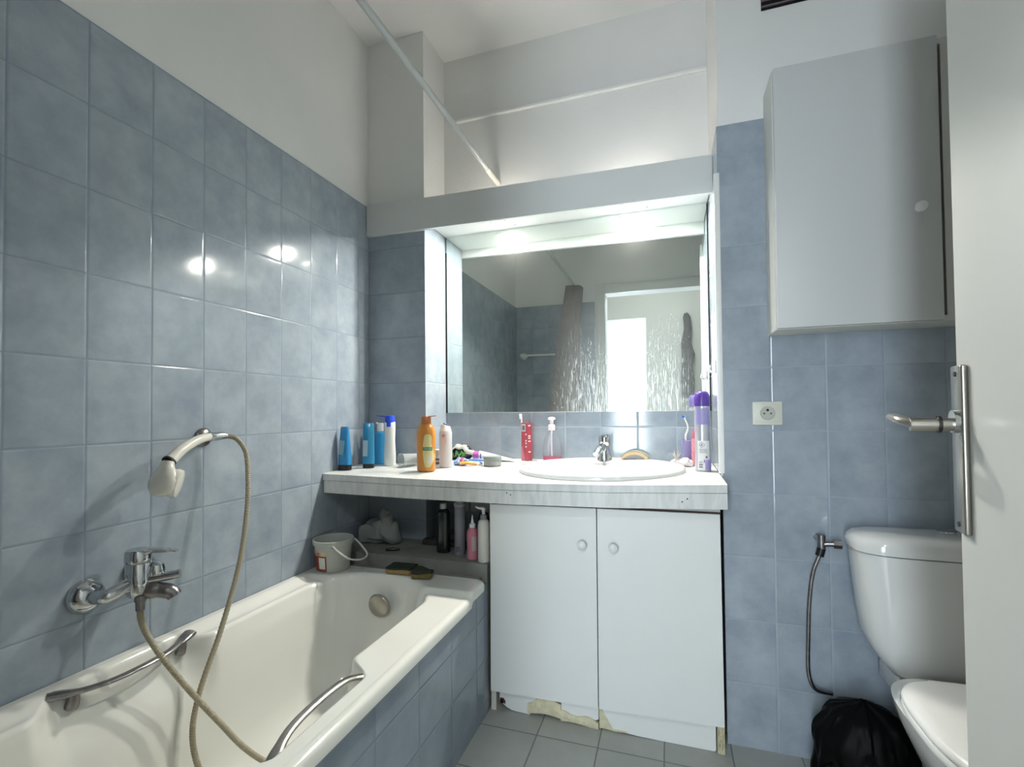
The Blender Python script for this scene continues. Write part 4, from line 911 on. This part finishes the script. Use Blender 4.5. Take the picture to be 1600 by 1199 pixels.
bm = bmesh.new(); bottle(bm, [(-0.016, 0.013), (-0.012, 0.018), (0.0, 0.020), (0.012, 0.017), (0.020, 0.006)], 28); xform(bm, Matrix.Translation((0.095, -0.832, 0.686))); obj('diverter_knob', LM(bm), mt_chrome, mx)
bm = bmesh.new(); tube(bm, [(0.085, -0.845, 0.664), (0.120, -0.818, 0.668), (0.138, -0.803, 0.671)], [0.012, 0.0105, 0.0105], 18); obj('diverter_arm', LM(bm), mt_chrome, mx)
bm = bmesh.new(); tube(bm, catmull([(0.080, -0.85, 0.640), (0.105, -0.832, 0.637), (0.128, -0.818, 0.630), (0.134, -0.814, 0.620)], 5), [0.020]*5+[0.018]*5+[0.016]*6, 20); obj('spout', LM(bm), mt_chrome_d, mx)
bm = bmesh.new(); bottle(bm, [(0, 0.0095), (0.020, 0.010), (0.021, 0.012), (0.034, 0.0125), (0.036, 0.010)], 24); xform(bm, Matrix.Translation((0.086, -0.862, 0.598))); obj('hose_nut', LM(bm), mt_chrome_d, mx)

hs = thing('hand_shower', 'cream hand shower in a wall holder with a long ribbed hose', 'hand shower', (0, -0.65, 1.0))
def LH(bm): return xform(bm, Matrix.Translation((0, 0.65, -1.0)))
# handle from the holder down to the head
hp = catmull([(0.057, -0.682, 1.006), (0.068, -0.728, 1.000), (0.080, -0.782, 0.980), (0.088, -0.826, 0.951)], 8)
bm = bmesh.new(); tube(bm, hp, [0.0105+0.0045*i/len(hp) for i in range(len(hp))], 20); obj('handle', LH(bm), mt_cream, hs)
bm = bmesh.new(); tube(bm, [(0.0875, -0.8235, 0.9525), (0.0885, -0.8275, 0.9495)], 0.0165, 20); obj('seal_ring', LH(bm), mt_rubber, hs)
bm = bmesh.new()
ax = Vector((0.45, -0.42, -0.80)).normalized()
head_prof = [(0.0, 0.015), (0.012, 0.017), (0.022, 0.026), (0.036, 0.036), (0.052, 0.040), (0.068, 0.037), (0.080, 0.028), (0.086, 0.012)]
loft(bm, [selip(r*1.0, r*0.62 if z > 0.02 else r*0.9, 2, 36, z=z) for z, r in head_prof])
q = Vector((0, 0, 1)).rotation_difference(Vector((0.10, -0.30, -0.95)).normalized()).to_matrix().to_4x4()
xform(bm, Matrix.Translation((0.090, -0.829, 0.951)) @ q @ Matrix.Rotation(0.6, 4, 'Z')); obj('head', LH(bm), mt_cream, hs)
bm = bmesh.new(); bottle(bm, [(0, 0.034), (0.010, 0.0365), (0.018, 0.034), (0.021, 0.024), (0.022, 0.004)], 36)
q2 = Vector((0, 0, 1)).rotation_difference(Vector((0.75, 0.62, -0.25)).normalized()).to_matrix().to_4x4()
xform(bm, Matrix.Translation((0.100, -0.828, 0.899)) @ q2); obj('spray_face', LH(bm), mt_cream, hs)
bm = bmesh.new(); bottle(bm, [(0, 0.026), (0.004, 0.0265), (0.010, 0.022), (0.014, 0.012)], 32); xform(bm, Matrix.Translation((0.0015, -0.660, 1.003)) @ Matrix.Rotation(PI/2, 4, 'Y')); tube(bm, [(0.012, -0.660, 1.003), (0.055, -0.668, 1.004)], 0.010, 16); obj('wall_holder', LH(bm), mt_chrome_d, hs)
bm = bmesh.new(); tube(bm, [(0.056, -0.683, 1.006), (0.060, -0.660, 1.007), (0.064, -0.638, 1.006)], [0.0135, 0.0135, 0.0095], 20); obj('chrome_nut', LH(bm), mt_chrome, hs)
mt_hose = bpy.data.materials.new('ribbed_hose'); mt_hose.use_nodes = True
_n = mt_hose.node_tree; _b = _n.nodes['Principled BSDF']; _b.inputs['Base Color'].default_value = lin('a59c84'); _b.inputs['Roughness'].default_value = 0.3; _b.inputs['Coat Weight'].default_value = 0.4
# path: from the nut over, down the wall, into the bath, back up to the mixer
hose_pts = [(0.064, -0.638, 1.006), (0.075, -0.612, 0.996), (0.095, -0.598, 0.955), (0.11, -0.604, 0.88), (0.12, -0.618, 0.78), (0.128, -0.652, 0.64), (0.132, -0.712, 0.49), (0.14, -0.782, 0.36), (0.155, -0.812, 0.27), (0.185, -0.808, 0.18), (0.225, -0.780, 0.125), (0.270, -0.735, 0.112), (0.305, -0.690, 0.112), (0.315, -0.650, 0.113), (0.290, -0.640, 0.120), (0.262, -0.682, 0.145), (0.235, -0.735, 0.215), (0.200, -0.772, 0.290), (0.165, -0.808, 0.365), (0.130, -0.850, 0.455), (0.100, -0.880, 0.535), (0.087, -0.890, 0.580), (0.086, -0.892, 0.608)]
hc = catmull(hose_pts, 44); bm = bmesh.new()
tube(bm, hc, [0.0072 if i % 3 else 0.0062 for i in range(len(hc))], 12); obj('hose', LH(bm), mt_hose, hs)

# ------------------------------------------------------------------ toilet
TX = 1.952
to = thing('toilet', 'white ceramic close-coupled toilet with closed lid beside the door', 'toilet', (TX, -0.35, 0))
def LT(bm): return xform(bm, Matrix.Translation((0, 0.35, 0)))
bm = bmesh.new(); yc = -0.112
cs = [(0.352, 0.095, 0.070), (0.366, 0.118, 0.078), (0.395, 0.140, 0.084), (0.425, 0.156, 0.088), (0.455, 0.166, 0.090), (0.52, 0.175, 0.0915), (0.60, 0.183, 0.093), (0.672, 0.189, 0.0945), (0.680, 0.189, 0.0945)]
loft(bm, [selip(rx, ry, 3.6, 64, cy=yc, z=z) for z, rx, ry in cs]); obj('cistern', LT(bm), mt_ceramic, to)
bm = bmesh.new()
loft(bm, [selip(rx, ry, 3.6, 64, cy=yc, z=z) for z, rx, ry in ((0.682, 0.188, 0.0935), (0.6835, 0.1955, 0.0985), (0.700, 0.1965, 0.0995), (0.714, 0.192, 0.096), (0.724, 0.180, 0.086), (0.729, 0.155, 0.066), (0.731, 0.10, 0.04), (0.7315, 0.03, 0.012))]); obj('cistern_lid', LT(bm), mt_ceramic, to)
bm = bmesh.new(); bottle(bm, [(0.7305, 0.020), (0.733, 0.021), (0.740, 0.0205), (0.742, 0.017), (0.7422, 0.004)], 28); xform(bm, Matrix.Translation((0.028, yc, 0))); obj('flush_button', LT(bm), mt_chrome, to)
def oval(s, z, back=-0.285, front=-0.735, hw=0.186, n=72, sh=0.0):
    pts = []; L_ = back-front; cyy = back-L_*0.48
    for i in range(n):
        t = 2*PI*i/n; c_, s_ = math.cos(t), math.sin(t)
        if s_ >= 0: x = hw*math.copysign(abs(c_)**0.62, c_); y = (back-cyy)*(abs(s_)**0.55)
        else: x = hw*math.copysign(abs(c_)**0.92, c_); y = -(cyy-front)*(abs(s_)**0.96)
        pts.append((x*s, cyy+sh+y*s, z))
    return pts
bm = bmesh.new(); loft(bm, [oval(0.96, 0.384), oval(1.0, 0.386), oval(1.01, 0.394), oval(1.0, 0.401), oval(0.97, 0.403)]); obj('seat', LT(bm), mt_white, to)
bm = bmesh.new(); loft(bm, [oval(0.965, 0.4045), oval(1.0, 0.4055), oval(1.008, 0.411), oval(0.995, 0.418), oval(0.96, 0.4225), oval(0.85, 0.4255), oval(0.5, 0.428), oval(0.1, 0.4285)]); obj('lid', LT(bm), mt_white, to)
bm = bmesh.new()
loft(bm, [oval(0.98, 0.383, -0.20), oval(0.97, 0.370, -0.20), oval(0.93, 0.34, -0.20), oval(0.80, 0.28, -0.20), oval(0.62, 0.21, -0.27, sh=0.02), oval(0.48, 0.13, -0.27, sh=0.03), oval(0.50, 0.05, -0.27, sh=0.03), oval(0.58, 0.0, -0.27, sh=0.02)]); box(bm, (-0.11, -0.26, 0.30), (0.11, -0.04, 0.356), 0.01); obj('bowl', LT(bm), mt_ceramic, to)
for s in (-1, 1):
    bm = bmesh.new(); tube(bm, [(s*0.075-0.018, -0.295, 0.412), (s*0.075+0.018, -0.295, 0.412)], 0.009, 14); obj('hinge', LT(bm), mt_white, to)

sv = thing('supply_valve', 'chrome angle valve with braided hose left of the toilet cistern', 'valve', (1.708, -0.0, 0.665))
bm = bmesh.new(); tube(bm, [(0.0, -0.001, 0.012), (0.0, -0.045, 0.012)], 0.011, 16); tube(bm, [(0, -0.04, 0.028), (0, -0.04, -0.012)], 0.0105, 16); tube(bm, [(0, -0.04, 0.0), (0.032, -0.045, 0.004)], 0.008, 14); tube(bm, [(0.030, -0.045, 0.004), (0.050, -0.048, 0.004)], 0.0135, 6); obj('valve_body', bm, mt_chrome_d, sv)
bm = bmesh.new(); tube(bm, [(0, -0.04, -0.012), (-0.006, -0.040, -0.035)], 0.0115, 14); obj('hose_nut', bm, mt_black, sv)
bm = bmesh.new(); tube(bm, catmull([(-0.006, -0.040, -0.034), (-0.024, -0.038, -0.09), (-0.034, -0.035, -0.18), (-0.038, -0.033, -0.28), (-0.040, -0.032, -0.38), (-0.030, -0.034, -0.425), (-0.010, -0.030, -0.440), (0.024, -0.022, -0.446)], 10), 0.0058, 12); obj('braided_hose', bm, mt_chrome_d, sv)

# black bin bag
bm = bmesh.new()
from mathutils import noise as _nz
N1, N2 = 96, 40; R = []
for j in range(N2+1):
    s = j/N2; z = 0.275*s
    base = 0.105+0.022*math.sin(PI*s*0.9) - 0.02*s**4*3
    if s > 0.88: base -= (s-0.88)*0.45
    ring = []
    for i in range(N1):
        t_ = 2*PI*i/N1; d = Vector((math.cos(t_), math.sin(t_), 0))
        rr_ = base + 0.016*_nz.noise(Vector((d.x*3, d.y*3, z*14))) + 0.006*_nz.noise(Vector((d.x*11, d.y*11, z*20)))
        ring.append((d.x*rr_*0.98, d.y*rr_*0.84, z))
    R.append(ring)
for k, sc_ in enumerate((0.75, 0.45, 0.15)):
    R.append([(x*sc_, y*sc_, 0.278-0.03*(k+1)+0.006*_nz.noise(Vector((x*40, y*40, k)))) for x, y, z in R[N2]])
loft(bm, R)
bb = thing('bin_bag', 'black plastic bin bag on the floor between the wall and toilet', 'bin bag', (1.772, -0.145, 0.001))
mt_bag = mat('black_film', '030303', 0.55); mt_bag.node_tree.nodes['Principled BSDF'].inputs['Specular IOR Level'].default_value = 0.15
obj('bag_body', bm, mt_bag, bb)
bm = bmesh.new(); n = 14; rows = []
for j in range(9):
    s = j/8; rows.append([bm.verts.new((-0.100-0.045*s+0.006*math.sin(i*1.3+j), -0.05+(i/n-0.5)*(0.05+0.02*s), 0.13-0.045*s-(0.035*(i/n))+0.008*math.sin(i*0.9+j*0.7))) for i in range(n+1)])
for a, b in zip(rows, rows[1:]):
    for i in range(n): bm.faces.new((a[i], a[i+1], b[i+1], b[i]))
o = obj('bag_flap', bm, mt_bag, bb); m_ = o.modifiers.new('t', 'SOLIDIFY'); m_.thickness = 0.003

# ------------------------------------------------------------------ socket, vent, wall cabinet
so_ = thing('power_socket', 'white wall socket on the blue tiles right of the worktop', 'socket', (1.577, 0.0, 1.056))
bm = B((-0.042, -0.009, -0.037), (0.042, 0.0, 0.037), 0.003, 3); obj('frame', bm, P_('socket_white', 'dcdcd2', 0.35), so_)
bm = B((-0.037, -0.0105, -0.032), (0.037, -0.008, 0.032), 0.001); obj('face_plate', bm, P_('socket_face', 'd3d4c8', 0.35), so_)
bm = bmesh.new(); loft(bm, [selip(0.0215, 0.0215, 2, 36, z=0.0), selip(0.0215, 0.0215, 2, 36, z=0.003), selip(0.0195, 0.0195, 2, 36, z=0.003), selip(0.0185, 0.0185, 2, 36, z=0.0005)]); xform(bm, Matrix.Translation((0, -0.0102, 0)) @ Matrix.Rotation(PI/2, 4, 'X')); obj('socket_well', bm, P_('socket_well', 'b9bab0', 0.4), so_)
for x, z, r in ((0, 0.010, 0.0040), (-0.0095, -0.001, 0.003), (0.0095, -0.001, 0.003)):
    bm = bmesh.new(); tube(bm, [(x, -0.0104, z), (x, -0.0135 if r > 0.0035 else -0.0118, z)], r, 14); obj('pin' if r > 0.0035 else 'hole', bm, mt_black if r > 0.0035 else P_('hole_grey', '5d5e58', 0.5), so_)

vn = thing('air_vent', 'dark slatted ventilation grille high on the wall near the ceiling', 'vent', (1.665, 0.006, 2.352))
bm = B((-0.080, -0.003, 0.0), (0.080, 0.0, 0.16)); obj('back', bm, mt_dark, vn, smooth=False)
for k in range(8):
    bm = bmesh.new(); box(bm, (-0.08, -0.010, 0.006+k*0.020), (0.08, -0.0035, 0.010+k*0.020), 0.0008); obj('slat', bm, P_('vent_grey', '6d6264', 0.5) if k == 0 else bpy.data.materials['vent_grey'], vn)

wc = thing('wall_cabinet', 'white wall cabinet above the toilet with one round-knobbed door', 'cabinet', (1.80, -0.0, 1.30))
def LW(bm): return xform(bm, Matrix.Translation((-1.80, 0, -1.30)))
bm = bmesh.new(); box(bm, (1.5845, -0.124, 1.300), (2.10, -0.001, 1.316), 0.0008); box(bm, (1.5845, -0.124, 2.050), (2.10, -0.001, 2.066), 0.0008); box(bm, (1.5845, -0.124, 1.316), (1.600, -0.001, 2.050)); box(bm, (2.084, -0.124, 1.316), (2.10, -0.001, 2.050)); box(bm, (1.60, -0.012, 1.316), (2.084, -0.001, 2.05)); box(bm, (1.990, -0.124, 1.316), (2.084, -0.108, 2.05)); obj('carcass', LW(bm), mt_lam2, wc, smooth=False)
wd = obj('door', LW(B((1.5865, -0.1430, 1.302), (1.976, -0.1255, 2.064), 0.0012)), mat('wall_cabinet_white', 'cacccb', 0.4), wc)
bm = bmesh.new(); bottle(bm, [(0, 0.008), (0.010, 0.0075), (0.014, 0.0125), (0.020, 0.0145), (0.026, 0.012), (0.029, 0.003)], 28); xform(bm, Matrix.Translation((1.925-1.80, -0.143, 1.602-1.30)) @ Matrix.Rotation(PI/2, 4, 'X')); obj('knob', bm, mt_white, wd)

# ------------------------------------------------------------------ room door, standing open on the right
E_ = Vector((1.6725, -0.856)); H_ = Vector((1.553, -1.650)); dv = (E_-H_); LD = dv.length; ang = math.atan2(dv.y, dv.x)
dr = bpy.data.objects.new('door_1', None); COL.objects.link(dr); dr.location = (H_.x, H_.y, 0); dr.rotation_euler = (0, 0, ang); dr['kind'] = 'structure'
# local: +x along the leaf to the latch edge, +y = face towards the bath
obj('leaf', B((0, -0.040, 0.008), (LD, 0.0, 2.045), 0.0015), mt_doorp, dr)
pl = obj('handle_plate', B((LD-0.044, 0.0, 0.895), (LD-0.004, 0.0085, 1.127), 0.003, 3), mt_steel, dr)
bm = bmesh.new(); tube(bm, [(LD-0.026, 0.006, 1.049), (LD-0.026, 0.014, 1.049)], 0.016, 24); obj('collar', bm, mt_chrome, pl)
bm = bmesh.new(); tube(bm, [(LD-0.026, 0.008, 1.045), (LD-0.026, 0.060, 1.0445)], 0.0092, 20); tube(bm, catmull([(LD-0.026, 0.052, 1.0455), (LD-0.006, 0.064, 1.050), (LD+0.028, 0.064, 1.052), (LD+0.066, 0.060, 1.0525), (LD+0.082, 0.056, 1.050)], 6), [0.010]*6+[0.0105]*12+[0.009]*6+[0.005], 16, flat=0.75); obj('lever', bm, mt_steel, pl)
bm = bmesh.new(); tube(bm, [(LD-0.026, 0.026, 1.045), (LD-0.026, 0.0295, 1.045)], 0.0118, 22); obj('rubber_ring', bm, mt_rubber, pl)
for z in (1.115, 0.907):
    bm = bmesh.new(); tube(bm, [(LD-0.024, 0.008, z), (LD-0.024, 0.0098, z)], 0.0035, 12); obj('screw', bm, mt_black, pl)
for z in (0.25, 1.60):
    bm = bmesh.new(); tube(bm, [(0.0, 0.006, z-0.045), (0.0, 0.006, z+0.045)], 0.007, 12); obj('hinge', bm, mt_chrome_d, dr)
